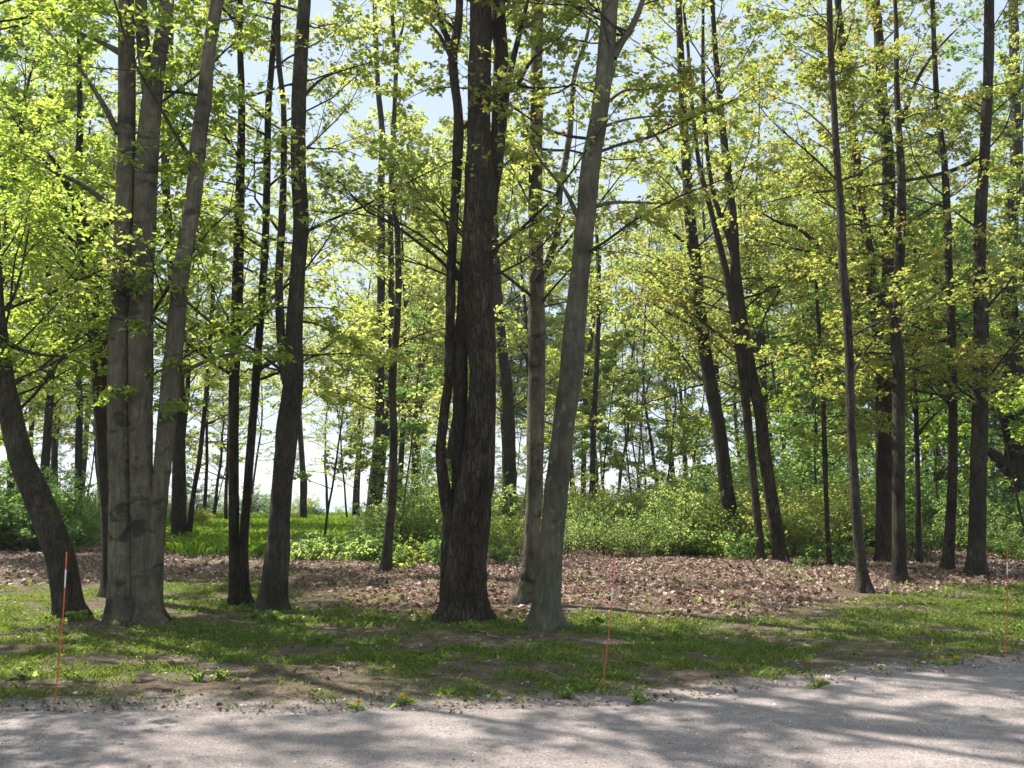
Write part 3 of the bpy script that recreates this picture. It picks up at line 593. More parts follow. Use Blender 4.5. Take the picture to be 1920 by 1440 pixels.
# --- right --------------------------------------------------------------
build_tree('dark trunk leaning to the left alone behind the leaf litter, right of the middle',
  [[(1384, 1052, 34), (1378, 1010, 29), (1361, 906, 27), (1348, 803, 26), (1330, 710, 25), (1316, 617, 24), (1306, 514, 23), (1294, 411, 21), (1287, 308, 18), (1281, 206, 16), (1276, 100, 14), (1272, 0, 12), (1270, -60, 11)]],
  1052, 'dark', 'gold', nlimb=24, zmin=4.2, H=19, lsize=0.082, limb_len=(2, 4.5), flare=0.56,
  hand=[[(1300, 470, 7), (1250, 430, 6), (1200, 410, 5), (1160, 415, 4)], [(1320, 620, 7), (1260, 590, 6), (1200, 560, 5), (1150, 575, 3)], [(1290, 350, 8), (1240, 270, 7), (1190, 200, 5)]])
build_tree('two leaning trunks crossing, the thicker with scaly bark, behind the leaf litter',
  [[(1465, 1067, 36), (1462, 1040, 29), (1450, 957, 26), (1434, 854, 25), (1426, 777, 23), (1408, 700, 23), (1394, 617, 22), (1380, 514, 19), (1374, 411, 17), (1362, 308, 15), (1352, 206, 12), (1342, 103, 10), (1335, 0, 9)],
   [(1428, 1060, 17), (1424, 1010, 15), (1416, 931, 15), (1403, 803, 16), (1393, 700, 17), (1378, 600, 16), (1362, 514, 14), (1337, 411, 11), (1311, 308, 9), (1298, 200, 7), (1290, 90, 6)],
   [(1384, 560, 12), (1370, 460, 11), (1335, 350, 9), (1320, 200, 8), (1318, 60, 6)]],
  1067, 'rough', 'gold', nlimb=26, zmin=4.2, H=19, lsize=0.082, limb_len=(2, 4.2), flare=0.48, rough=0.012)
build_tree('pole thin dark sapling behind the right end of the leaf litter',
  [[(1556, 1072, 11), (1552, 1000, 9), (1548, 900, 9), (1545, 800, 9), (1540, 700, 8), (1532, 560, 6), (1528, 450, 5)]], 1072, 'dark', 'lime', nlimb=12, zmin=2.0, H=9, lsize=0.074, limb_len=(0.8, 1.8), flare=0.3)
build_tree('slender grey trunk nearest the lawn at the right end of the leaf litter',
  [[(1622, 1113, 32), (1616, 1070, 20), (1609, 1008, 18), (1602, 906, 17), (1596, 803, 16), (1593, 700, 16), (1590, 617, 16), (1581, 514, 16), (1577, 411, 15), (1570, 308, 13), (1564, 206, 12), (1558, 103, 11), (1555, 0, 10), (1553, -60, 9)]],
  1113, 'mid', 'gold', near=True, nlimb=26, zmin=3.1, H=15, lsize=0.074, limb_len=(1.4, 3.2), flare=0.64, sprays=5, dens=(7, 6, 8))
build_tree('thickest dark trunk of the right side, dividing high up, with a heavy limb reaching left',
  [[(1657, 1066, 40), (1658, 1020, 33), (1658, 906, 30), (1658, 803, 33), (1658, 700, 34), (1651, 617, 31), (1642, 560, 26), (1632, 514, 21), (1621, 411, 18), (1606, 308, 18), (1594, 206, 16), (1582, 103, 13), (1570, 0, 11), (1562, -60, 9)],
   [(1660, 600, 24), (1664, 540, 22), (1665, 463, 21), (1666, 308, 23), (1656, 206, 20), (1650, 103, 18), (1642, 0, 15), (1640, -60, 13)]],
  1066, 'rough', 'gold', nlimb=30, zmin=3.6, H=20, lsize=0.082, limb_len=(2, 4.5), flare=0.40, rough=0.012,
  hand=[[(1652, 590, 22), (1625, 555, 20), (1600, 530, 18), (1555, 485, 16), (1500, 430, 13), (1455, 415, 10), (1395, 375, 7)],
        [(1690, 230, 10), (1720, 150, 9), (1760, 90, 8), (1830, 20, 6)]])
build_tree('grey trunk touching the right side of the thickest dark trunk, standing in front of it',
  [[(1686, 1098, 34), (1686, 1050, 26), (1685, 900, 23), (1685, 803, 22), (1685, 700, 22), (1679, 617, 20), (1685, 514, 18), (1690, 411, 17), (1690, 330, 15), (1686, 257, 12), (1681, 154, 10), (1680, 40, 8)]],
  1098, 'dark', 'gold', nlimb=18, zmin=3.2, H=14, lsize=0.075, limb_len=(1.5, 3.4), flare=0.48, near=True)
build_tree('thin dark tree with a rising side branch, just right of the thickest dark trunk',
  [[(1723, 1062, 14), (1722, 1000, 11), (1720, 850, 9), (1716, 700, 8), (1714, 560, 7), (1716, 430, 6)]], 1062, 'dark', 'deep', nlimb=14, zmin=3, H=10, lsize=0.082, limb_len=(1.2, 2.5), flare=0.48,
  hand=[[(1722, 815, 7), (1745, 785, 6), (1775, 758, 5), (1830, 700, 4)], [(1720, 640, 6), (1750, 605, 5), (1790, 590, 4)]])
build_tree('slim straight trunk, left one of the two trunks near the right edge',
  [[(1775, 1080, 30), (1779, 1030, 20), (1786, 906, 17), (1787, 803, 16), (1786, 700, 16), (1784, 617, 15), (1779, 514, 14), (1776, 411, 14), (1771, 308, 12), (1758, 206, 10), (1752, 103, 9), (1748, 0, 8)]],
  1080, 'dark', 'gold', nlimb=22, zmin=3.2, H=15, lsize=0.075, limb_len=(1.5, 3.4), flare=0.56, near=True)
build_tree('straight brown trunk, right and thicker one of the two trunks near the right edge',
  [[(1830, 1086, 44), (1831, 1040, 32), (1833, 957, 30), (1837, 803, 29), (1838, 700, 27), (1840, 617, 26), (1836, 514, 23), (1838, 411, 22), (1845, 308, 19), (1850, 206, 18), (1854, 103, 18), (1855, 0, 17), (1858, -70, 15)]],
  1086, 'dark', 'gold', nlimb=30, zmin=3.2, H=17, lsize=0.075, limb_len=(1.6, 4.0), flare=0.56, near=True, sprays=5,
  hand=[[(1845, 290, 11), (1790, 318, 9), (1720, 335, 8), (1640, 347, 7), (1560, 357, 7), (1475, 370, 6), (1400, 392, 5)]])
build_tree('old gnarled dark trunk with a low heavy limb, half cut off by the right edge',
  [[(1905, 1010, 66), (1908, 950, 54), (1912, 860, 50), (1903, 780, 46), (1898, 700, 40), (1892, 600, 30), (1895, 430, 24), (1905, 300, 21), (1902, 120, 18), (1900, 0, 16)]],
  1012, 'rough', 'deep', nlimb=26, zmin=3.2, H=20, lsize=0.12, limb_len=(2.5, 5.5), flare=0.48, rough=0.03,
  hand=[[(1895, 880, 34), (1870, 860, 26), (1840, 825, 22), (1800, 790, 18), (1765, 770, 12)], [(1900, 560, 20), (1860, 490, 16), (1810, 440, 13), (1760, 400, 9)]])

# ---------------------------------------------------------------- woods behind: one tree of each kind, then copies
def proto_tree(kind, seed, H, r, zc, nl, ll, lsize, leaf, bark, dens, name='tree', crook=0.05, el=(0.1, 0.9), forks=0):
    """whole tree at the origin. returns root"""
    rng = np.random.default_rng(seed)
    root = empty(name, (0, 0, 0), 'tree', 'tree')
    def stem(p, d, L, r0, r1):
        n = 12; pts = []
        for k in range(n):
            t = k/(n-1); pts.append([*p, r0+(r1-r0)*t**0.8]); d = d + rng.normal(0, crook, 3) + np.array([0, 0, 0.04]); d /= np.linalg.norm(d); p = p + d*L/(n-1)
        return np.array(pts)
    S = [stem(np.zeros(3), np.array([rng.normal(0, .05), rng.normal(0, .05), 1.0]), H, r, 0.012)]
    for _ in range(forks):
        q = S[0][rng.integers(3, 7)]; a = rng.random()*2*PI
        S.append(stem(q[:3].copy(), np.array([math.cos(a)*0.35, math.sin(a)*0.35, 1.0]), H*0.55, q[3]*0.7, 0.01))
    B = Geo(); Lf = Geo()
    for i, s in enumerate(S):
        me_, Q = trunk_mesh('trunk', s, BARK[bark], 8, 0.35, 0.01, 0.4 if i == 0 else 0, seed+i, (0, 0, 0), i == 0)
        link('trunk', me_, root)
        ok = np.where(Q[:, 2] > zc)[0]; n = nl if i == 0 else nl//2
        idx = ok[(rng.random(n)*(len(ok)-1)).astype(int)]; h = (Q[idx, 2]-zc)/(H-zc)
        az = rng.random(n)*2*PI; e = rng.uniform(*el, n)
        D = np.stack([np.cos(az)*np.cos(e), np.sin(az)*np.cos(e), np.sin(e)], -1)
        L = rng.uniform(ll[0], ll[1], n)*(1.05-0.6*h)
        Lm = grow(Q[idx, :3], D, L, 6, rng, 0.15, 0.03)
        foliage(B, Lf, Lm, np.minimum(Q[idx, 3]*0.45, 0.01*L+0.004), rng, LEAF2, lsize, *dens, 1, 0.25, 0.6)
    link('branches', B.mesh('branches', BARK['dark']), root); link('crown', Lf.mesh('crown', LEAF[leaf], False), root)
    return root
PROT = {
 'open': [proto_tree('open', 900+i, 17+i, 0.15+0.02*i, 4.5, 34, (2.0, 4.2), 0.088, 'lime', 'dark', (9, 7, 7), forks=i % 3) for i in range(4)],
 'leafy': [proto_tree('leafy', 920+i, 14+2*i, 0.13, 2.2, 42, (1.6, 3.8), 0.09, ['deep', 'green', 'lime'][i], 'dark', (9, 7, 8), forks=1) for i in range(3)],
 'bare': [proto_tree('bare', 940+i, 13+2*i, 0.10, 3.5, 18, (1.4, 3.0), 0.10, 'lime', 'dark', (7, 5, 4), crook=0.07, forks=i) for i in range(3)],
 'sapling': [proto_tree('sapling', 960+i, 6.5+i, 0.035, 1.4, 16, (0.7, 1.6), 0.095, ['lime', 'green', 'deep'][i], 'dark', (6, 5, 6), crook=0.05) for i in range(3)],
 'veil': [proto_tree('veil', 990+i, 9.5+2.5*i, 0.05+0.015*i, 1.6, 26, (1.0, 2.2), 0.07, 'lime', 'dark', (6, 6, 6), crook=0.05, forks=i % 2) for i in range(3)],
 'pine': [proto_tree('pine', 980+i, 17, 0.16, 3.0, 46, (1.6, 3.2), 0.16, 'pine', 'dark', (8, 6, 6), crook=0.02, el=(-0.1, 0.35)) for i in range(1)],
}
used = set()
def place(kind, i, u, Y, scale, rz, label, group, name, category='tree'):
    if kind in ('open', 'leafy') and Y > 54: scale *= 1.35
    p = PROT[kind][i]; x = (u-960)/F_PX*Y
    if p.name not in used: used.add(p.name); o = p
    else: o = copy_tree(p)
    o.name = name
    o.location = (x, Y, float(bed(np.array([x]), np.array([Y]))[0])-0.03); o.rotation_euler = (0, 0, rz); o.scale = (scale, scale, scale)
    o['label'] = label; o['group'] = group; o['category'] = category
    return o
rng = np.random.default_rng(5)
MARKS = [(0, 'left edge'), (130, 'leaning left tree'), (262, 'pale stem clump'), (450, 'slender dark pair'), (520, 'curved grey trunk'), (722, 'slim light stem'), (870, 'great central trunk'),
         (1030, 'lichened leaning trunk'), (1380, 'lone leaning trunk'), (1460, 'crossing trunks'), (1620, 'slender lawnside trunk'), (1670, 'thickest right trunk'), (1780, 'slim right trunk'), (1830, 'brown right trunk'), (1920, 'right edge')]
def between(u):
    if u <= 0: return 'beyond the left edge'
    if u >= 1920: return 'beyond the right edge'
    for (a, na), (b_, nb) in zip(MARKS[:-1], MARKS[1:]):
        if a <= u < b_: return 'between the %s and %s' % (na, nb)
ORD = ['first', 'second', 'third', 'fourth', 'fifth', 'sixth', 'seventh', 'eighth', 'ninth', 'tenth', 'eleventh', 'twelfth', 'thirteenth', 'fourteenth', 'fifteenth', 'sixteenth', 'seventeenth', 'eighteenth', 'nineteenth', 'twentieth', 'twenty first', 'twenty second', 'twenty third', 'twenty fourth', 'twenty fifth', 'twenty sixth', 'twenty seventh', 'twenty eighth', 'twenty ninth', 'thirtieth'] or ['first', 'second', 'third', 'fourth', 'fifth', 'sixth', 'seventh', 'eighth', 'ninth', 'tenth', 'eleventh', 'twelfth', 'thirteenth', 'fourteenth', 'fifteenth', 'sixteenth']
def run(items, what, group, name, category='tree'):
    """items: (kind, i, u, Y, scale). labels tell them apart by gap and order from the left"""
    items = sorted(items, key=lambda t: t[2]); gaps = {}
    for it in items: gaps.setdefault(between(it[2]), []).append(it)
    for g, its in gaps.items():
        for k, it in enumerate(its):
            lab = '%s %s' % (what, g) if len(its) == 1 else '%s %s from left %s' % (ORD[k], what, g)
            place(it[0], it[1], it[2], it[3], it[4], rng.random()*6.28, lab, group, name, category)
# trunks of the middle distance where the photograph shows them
mid = [('open', 0, 150, 31, 1.0), ('open', 1, 108, 46, 1.0), ('bare', 1, 62, 44, 1.1), ('bare', 2, 30, 52, 1.1), ('bare', 2, 388, 44, 1.0), ('bare', 0, 405, 52, 1.0),
       ('open', 3, 573, 50, 1.0), ('open', 1, 668, 54, 1.0), ('open', 0, 748, 36, 0.95), ('open', 2, 782, 43, 1.0), ('open', 3, 832, 34, 0.8), ('bare', 0, 618, 60, 1.0),
       ('open', 0, 988, 40, 1.0), ('bare', 1, 1152, 48, 1.1), ('bare', 2, 1240, 50, 1.1), ('open', 1, 1262, 62, 1.0), ('bare', 0, 1190, 58, 1.0), ('open', 2, 1440, 36, 1.0),
       ('leafy', 0, 1520, 40, 1.0), ('leafy', 1, 1600, 44, 1.0), ('leafy', 0, 1745, 36, 1.0), ('leafy', 0, 1830, 42, 1.1), ('leafy', 2, 1965, 33, 1.0), ('leafy', 0, 1990, 36, 1.1), ('leafy', 1, 2080, 44, 1.1),
       ('leafy', 1, 30, 36, 0.95), ('leafy', 2, 200, 42, 1.0), ('leafy', 1, -110, 34, 1.1), ('leafy', 1, -30, 25, 1.05), ('open', 3, 88, 36, 1.0), ('open', 1, 330, 42, 1.0), ('open', 3, 1680, 40, 1.1), ('open', 2, 1350, 44, 1.1)] + [('open', int(j) % 4, 60.0+j*148+(j % 3)*21, 56.0+(j*7) % 11, 0.9) for j in (0, 5, 6, 7, 8, 9, 10, 11, 12)]
run(mid, 'dark mid distance tree', 'trees in the middle distance', 'tree')
far = []
k = 0
for u in np.arange(-160, 2160, 62):
    uu = u + rng.uniform(-24, 24); Yf = rng.uniform(56, 73)
    if 260 < uu < 700 and k % 2: k += 1; continue
    kd = 'bare' if (1130 < uu < 1340 or 180 < uu < 700) else ('open' if rng.random() < 0.75 else 'leafy')
    if uu > 1400: kd = 'leafy' if rng.random() < 0.5 else 'open'
    far.append((kd, int(rng.integers(0, 3)), float(uu), float(Yf), float(rng.uniform(0.9, 1.15)))); k += 1
run(far, 'pale far tree', 'far trees along the shore', 'tree')
veil = [('veil', int(rng.integers(0, 3)), float(u+rng.uniform(-22, 22)), float(rng.uniform(36, 68)), float(rng.uniform(0.85, 1.25))) for u in np.arange(-100, 2060, 36) if not (180 < u < 680 and int(u/36) % 3) and not (1080 < u < 1400 and int(u/36) % 3)]
run(veil, 'slim light leaved tree', 'slim trees filling the wood behind', 'tree')
run([('pine', 0, 1492, 50, 1.0), ('pine', 0, 1560, 56, 0.95)], 'blue green pine', 'distant pines', 'pine_tree', 'pine tree')
sap = [('sapling', int(rng.integers(0, 3)), float(u + rng.uniform(-22, 22)), float(rng.uniform(24, 55)), float(rng.uniform(0.8, 1.3))) for u in
       (10, 85, 235, 380, 420, 610, 655, 770, 800, 1080, 1135, 1170, 1205, 1250, 1290, 1330, 1400, 1500, 1530, 1580, 1640, 1700, 1750, 1815, 1870, 1905)]
run(sap, 'thin sapling', 'saplings among the trees', 'sapling', 'sapling')

# trees outside the picture on the left whose crowns shade the lawn and the road
off = [('bare', 0, -8.2, 10.0, 0.9), ('bare', 1, -6.6, 7.6, 0.85), ('bare', 2, -11.8, 11.6, 1.0), ('bare', 2, -11.5, 13.5, 1.0), ('bare', 1, -13.5, 9.5, 1.0), ('bare', 2, -17, 17, 1.0)]
for kd, i, x, y_, s in off:
    o = place(kd, i, x/y_*F_PX+960, y_, s, rng.random()*6.28, ORD[off.index((kd, i, x, y_, s))]+' shade tree out of view beyond the left edge, counting outwards', 'shade trees beyond the left edge', 'tree')

# ---------------------------------------------------------------- bushes
def proto_bush(seed, leaf, W, Hh, nst, lsize, dens=(5, 5, 6)):
    rng = np.random.default_rng(seed); root = empty('bush', (0, 0, 0), 'bush', 'bush')
    az = rng.random(nst)*2*PI; el = rng.uniform(0.5, 1.45, nst)
    D = np.stack([np.cos(az)*np.cos(el), np.sin(az)*np.cos(el), np.sin(el)], -1)
    O = np.stack([rng.normal(0, 0.12*W, nst), rng.normal(0, 0.12*W, nst), np.full(nst, -0.03)], -1)
    L = rng.uniform(0.6, 1.1, nst)*np.where(el > 1.0, Hh, 0.5*(Hh+W))
    Lm = grow(O, D, L, 7, rng, 0.13, -0.015); B = Geo(); Lf = Geo()
    foliage(B, Lf, Lm, np.full(nst, 0.011), rng, LEAF2, lsize, *dens, 1, 0.12, 0.6)
    link('stems', B.mesh('stems', BARK['mid']), root); link('foliage', Lf.mesh('foliage', LEAF[leaf], False), root)
    return root
PROT['bush'] = [proto_bush(700, 'bush', 1.6, 2.3, 30, 0.055, (7, 6, 6)), proto_bush(701, 'lime', 1.9, 1.7, 28, 0.055, (7, 6, 6)), proto_bush(702, 'deep', 1.4, 2.2, 40, 0.065, (6, 6, 7)), proto_bush(703, 'lime', 1.3, 2.0, 18, 0.065, (6, 5, 6)), proto_bush(704, 'bush', 1.6, 1.5, 24, 0.045, (6, 5, 3))]
PROT['low'] = [proto_bush(710, 'bush', 0.9, 0.55, 14, 0.075, (4, 3, 5)), proto_bush(711, 'deep', 0.9, 0.7, 12, 0.07, (4, 3, 4)), proto_bush(712, 'green', 1.0, 0.5, 11, 0.08, (4, 3, 4))]
bush = []
def bushes(us, Ya, Yb, sa, sb, kinds):
    for u in us: bush.append(('bush', int(rng.choice(kinds)), float(u+rng.uniform(-12, 12)), float(rng.uniform(Ya, Yb)), float(rng.uniform(sa*0.75, sb*1.15))))
bushes([-60, -10, 30, 75, 130, 175], 26, 30, 0.8, 1.0, [0, 2]); bushes([15, 70, 120, 190], 33, 38, 0.8, 1.1, [0, 2])
bushes([320, 372], 40, 44, 0.6, 0.8, [0, 1])
bushes([735, 775, 810, 845], 25, 29, 0.85, 1.05, [0, 1]); bushes([760, 800, 850, 910, 975], 30, 34, 0.95, 1.2, [0, 1, 2])
bushes([925, 965], 24, 26, 0.6, 0.8, [0, 3])
bushes([1085, 1120, 1165, 1210, 1255, 1300, 1345], 26, 31, 0.8, 1.1, [0, 1, 1, 3]); bushes([1110, 1180, 1250, 1320, 1400], 33, 40, 1.1, 1.4, [0, 1])
bushes([1070, 1130, 1175, 1225, 1275, 1325, 1375, 1500, 1700, 1880], 23, 25, 0.7, 0.9, [4]); bushes([590, 690, 930], 22, 24, 0.5, 0.7, [4])
bushes([1290, 1330, 1380, 1420, 1480, 1530, 1575], 22.8, 26, 0.9, 1.15, [0, 3, 1]); bushes([1420, 1480, 1520, 1570, 1620, 1700], 28, 33, 1.3, 1.7, [0, 2])
bushes([1750, 1800, 1860, 1900, 1950], 26, 31, 0.65, 0.85, [0, 2]); bushes([1620, 1720, 1800, 1880, 1930], 36, 42, 1.3, 1.6, [2, 0])
for u in np.arange(-120, 2100, 40): bush.append(('bush', int(rng.integers(0, 4)), float(u+rng.uniform(-18, 18)), float(rng.uniform(58, 73)), float(rng.uniform(0.7, 1.3)*(0.45 if 560 < u < 700 else 1.0))))
run([b_ for b_ in bush if b_[1] != 4 and b_[3] < 55], 'leafy green bush', 'bushes at the edge of the wood', 'bush', 'bush')
run([b_ for b_ in bush if b_[1] == 4], 'thin twiggy bush', 'twiggy bushes behind the leaf litter', 'bush', 'bush')
run([b_ for b_ in bush if b_[1] != 4 and b_[3] >= 55], 'distant shore bush', 'bushes along the shore', 'bush', 'bush')
low = [('low', int(rng.integers(0, 3)), float(u+rng.uniform(-12, 12)), float(y_+rng.uniform(-0.6, 1.5)), float(s*rng.uniform(0.7, 1.25))) for u, y_, s in
       ((560, 21, .9), (600, 22, .9), (640, 21.5, 1), (680, 20.5, .9), (705, 22, 1.1), (620, 25, 1), (665, 26, 1.1), (590, 27, 1), (755, 20.5, .9), (790, 21, 1), (825, 21.5, 1), (930, 22, .8),
        (1230, 24.5, .8), (1290, 23.5, .8), (1345, 22.5, .8), (1405, 22, .9), (1440, 21.5, .7), (1500, 21, .8), (1565, 20.5, .8), (320, 33, .9), (60, 27, .9), (30, 25, .8), (1880, 22, .8), (1915, 23, .9))]
run(low, 'low leafy plant', 'low plants on the woodland floor', 'plant', 'plant')
for ps in list(PROT.values()):                    # kinds never placed are removed
    for p in ps:
        if p.name in bpy.data.objects and p['label'] in ('tree', 'bush'):
            for ch in list(p.children): bpy.data.objects.remove(ch)
            bpy.data.objects.remove(p)

# ---------------------------------------------------------------- grass, leaf litter, stones (uncountable)
rng = np.random.default_rng(11)
def blades(name, pts, h, w, mat, spread=0.03, nb=9, kind='grass'):
    """tufts of curved blades at pts (n,2)"""
    n = len(pts); P = np.repeat(pts, nb, 0) + rng.normal(0, spread, (n*nb, 2)); m_ = len(P)
    z = bed(P[:, 0], P[:, 1]); a = rng.random(m_)*2*PI; hh = np.repeat(h, nb)*rng.uniform(0.5, 1.2, m_); ben = rng.uniform(0.15, 0.9, m_)
    dx, dy = np.cos(a), np.sin(a); ww = w*rng.uniform(0.7, 1.3, m_)
    o = np.stack([P[:, 0], P[:, 1], z-0.01], -1); side = np.stack([-dy, dx, 0*dx], -1)*ww[:, None]
    m1 = o + np.stack([dx*ben*hh*0.3, dy*ben*hh*0.3, hh*0.6], -1); t_ = o + np.stack([dx*ben*hh, dy*ben*hh, hh*(1.0-0.35*ben)], -1)
    V = np.stack([o-side*0.6, m1+side, t_, m1-side], 1).reshape(-1, 3)
    b0 = np.arange(m_)[:, None]*4
    me_ = mesh_np(name, V, [b0 + np.array([[0, 1, 2]]), b0 + np.array([[0, 2, 3]])], mat, np.repeat(rng.random(m_), 4), False)
    o_ = link(name, me_, kind='stuff'); o_['category'] = kind; return o_
def scatter(n, xa, xb, ya, yb, mask):
    x = rng.uniform(xa, xb, n)*1.0; y = ya + (yb-ya)*rng.random(n)**1.25
    x = x*(0.35+0.65*y/yb)
    keep = rng.random(n) < mask(x, y); return np.stack([x[keep], y[keep]], -1)
p = scatter(78000, -13, 13, 7.6, 19, lambda x, y: np.clip(grass_mask(x, y), 0.06*(y > road_edge(x)+0.1), 1))
o = blades('grass', p, 0.03+0.055*rng.random(len(p))**2.5, 0.0028, LEAF['grass'], 0.04, 6); o['label'] = 'short patchy grass of the shaded lawn'
cl = scatter(260, -13, 13, 7.9, 17, lambda x, y: 0.7*grass_mask(x, y)+0.05)
cl = np.repeat(cl, 6, 0) + rng.normal(0, 0.09, (len(cl)*6, 2)); cl = cl[cl[:, 1] > road_edge(cl[:, 0])+0.05]
fa = rng.random((len(FEET), 34))*2*PI; FT = np.array(FEET)
fr_ = FT[:, 2:3]*1.15 + 0.03 + 0.14*rng.random(fa.shape)**2
ft = np.stack([FT[:, 0:1]+np.cos(fa)*fr_, FT[:, 1:2]+np.sin(fa)*fr_], -1)[FT[:, 1] < 14.5].reshape(-1, 2); cl = np.vstack([cl, ft])
o = blades('grass_tufts', cl, 0.05+0.06*rng.random(len(cl)), 0.0026, LEAF['bush'], 0.02, 7); o['label'] = 'longer bright tufts standing out of the short lawn'
mp = np.stack([rng.uniform(-24, -3, 30000), rng.uniform(23, 66, 30000)], -1); mp = mp[rng.random(len(mp)) < meadow_mask(mp[:, 0], mp[:, 1])]
o = blades('meadow_grass', mp, 0.30+0.2*rng.random(len(mp)), 0.012, LEAF['meadow'], 0.10, 7); o['label'] = 'tall bright sunlit grass of the clearing behind the trees'
# broad clover-like ground leaves in the lawn
gp = scatter(9000, -13, 13, 7.9, 18, lambda x, y: 0.9*grass_mask(x, y)+0.02)
G = Geo(); V, F, r = leaves(np.column_stack([gp, bed(gp[:, 0], gp[:, 1])+0.02]), rng.normal(0, 1, (len(gp), 3))*np.array([1, 1, 0.1]), 0.035, rng, LEAF2, 0.3, 0); G.add(V, F, r)
o = link('ground_leaves', G.mesh('ground_leaves', LEAF['bush'], False), kind='stuff'); o['label'] = 'small green weeds spread through the lawn'; o['category'] = 'weeds'
# dry leaves
def dry(name, P, size, lift, tilt, label):
    z = bed(P[:, 0], P[:, 1]) + lift*rng.random(len(P))
    G = Geo(); T = (LEAF4[0]*np.array([1, 1, 1.7]), LEAF4[1])
    V, F, r = leaves(np.column_stack([P, z]), rng.normal(0, 1, (len(P), 3))*np.array([1, 1, 0.25]), size*(0.75+0.7*rng.random(len(P)))[:, None, None], rng, T, tilt, 0.0); G.add(V, F, r)
    o = link(name, G.mesh(name, M_LITTER, False), kind='stuff'); o['label'] = label; o['category'] = 'dead leaves'
lp = np.stack([rng.uniform(-16, 16, 135000), rng.uniform(11, 27, 135000)], -1); u_ = np.abs(lp[:, 0]/lp[:, 1]) < 0.62
lp = lp[u_]; lp = lp[rng.random(len(lp)) < litter_mask(lp[:, 0], lp[:, 1])]
dry('leaf_litter', lp, 0.055, 0.028, 0.34, 'thick brown carpet of dead leaves in front of the bushes')
sp_ = scatter(24000, -13, 13, 7.3, 18, lambda x, y: np.where(y > road_edge(x)-0.1, 0.25+0.75*(1-sstep(0, 0.7, y-road_edge(x))), 0.0))
dry('scattered_leaves', sp_, 0.027, 0.010, 0.3, 'scattered dead leaf scraps on the lawn and along the road edge')
sx = rng.uniform(-9, 9, 1500); sy = rng.uniform(13, 24, 1500); ok_ = (litter_mask(sx, sy) > 0.2) & (rng.random(1500) < sstep(-0.1, 0.5, fbm(sx*0.7, sy*0.7, 0, 77))); sx, sy = sx[ok_], sy[ok_]
o = blades('litter_sprouts', np.stack([sx, sy], -1), 0.05+0.08*rng.random(len(sx)), 0.004, LEAF['bush'], 0.05, 6); o['label'] = 'green shoots coming up through the dead leaves'
# dead twigs on the litter and the lawn
n = 900; tx = rng.uniform(-11, 11, n); ty = rng.uniform(8, 24, n); ok_ = (ty > road_edge(tx)+0.2) & (rng.random(n) < 0.25+0.75*litter_mask(tx, ty)); tx, ty = tx[ok_], ty[ok_]; n = len(tx)
a = rng.random(n)*2*PI; D = np.stack([np.cos(a), np.sin(a), rng.normal(0.05, 0.12, n)], -1)
P = grow(np.column_stack([tx, ty, bed(tx, ty)+0.02]), nrm(D), rng.uniform(0.12, 0.7, n), 5, rng, 0.2, 0); V, q = tubes(P, rng.uniform(0.002, 0.006, n)[:, None]*np.linspace(1, 0.5, 5)[None], 4)
o = link('dead_twigs', mesh_np('dead_twigs', V, [q], M_STICK), kind='stuff'); o['label'] = 'thin dead twigs strewn over the litter and lawn'; o['category'] = 'twigs'
# gravel
def stones(name, P, size, mat, label):
    n = len(P); T = np.array([[1, 0, 0], [0.3, 0.9, 0], [-0.8, 0.6, 0], [-0.8, -0.6, 0], [0.3, -0.9, 0], [0.1, 0, 0.75]])
    F = np.array([[0, 1, 5], [1, 2, 5], [2, 3, 5], [3, 4, 5], [4, 0, 5]])
    a = rng.random(n)*2*PI; s = size*np.exp(rng.normal(0, 0.5, n))
    ca, sa = np.cos(a)[:, None], np.sin(a)[:, None]; tv = T[None]*s[:, None, None]*rng.uniform(0.6, 1.3, (n, 6, 1))
    V = np.stack([tv[..., 0]*ca-tv[..., 1]*sa, tv[..., 0]*sa+tv[..., 1]*ca, tv[..., 2]*0.9-0.001], -1)
    V += np.column_stack([P, bed(P[:, 0], P[:, 1])])[:, None, :]
    G = Geo(); G.add(V.reshape(-1, 3), ((np.arange(n)*6)[:, None, None]+F[None]).reshape(-1, 3), np.repeat(rng.random(n), 6))
    o = link(name, G.mesh(name, mat, False), kind='stuff'); o['label'] = label; o['category'] = 'gravel'
m, ns, ls = nmat('loose_gravel'); at = N(ns, 'ShaderNodeAttribute'); at.attribute_name = 'rnd'
rr = ramp(ns, [(0.0, (0.07, 0.06, 0.055)), (0.35, (0.24, 0.21, 0.195)), (0.8, (0.40, 0.35, 0.33)), (1.0, (0.62, 0.57, 0.54))]); ls.new(at.outputs['Fac'], rr.inputs[0])
b = N(ns, 'ShaderNodeBsdfPrincipled'); b.inputs['Roughness'].default_value = 0.9; ls.new(rr.outputs[0], b.inputs['Base Color']); o_ = N(ns, 'ShaderNodeOutputMaterial'); ls.new(b.outputs[0], o_.inputs[0])
gp = np.stack([rng.uniform(-6, 6, 30000), rng.uniform(4.6, 9.8, 30000)], -1); gp = gp[gp[:, 1] < road_edge(gp[:, 0])+0.25*rng.random(len(gp))]
stones('gravel', gp, 0.0042, m, 'fine loose gravel lying on the road')

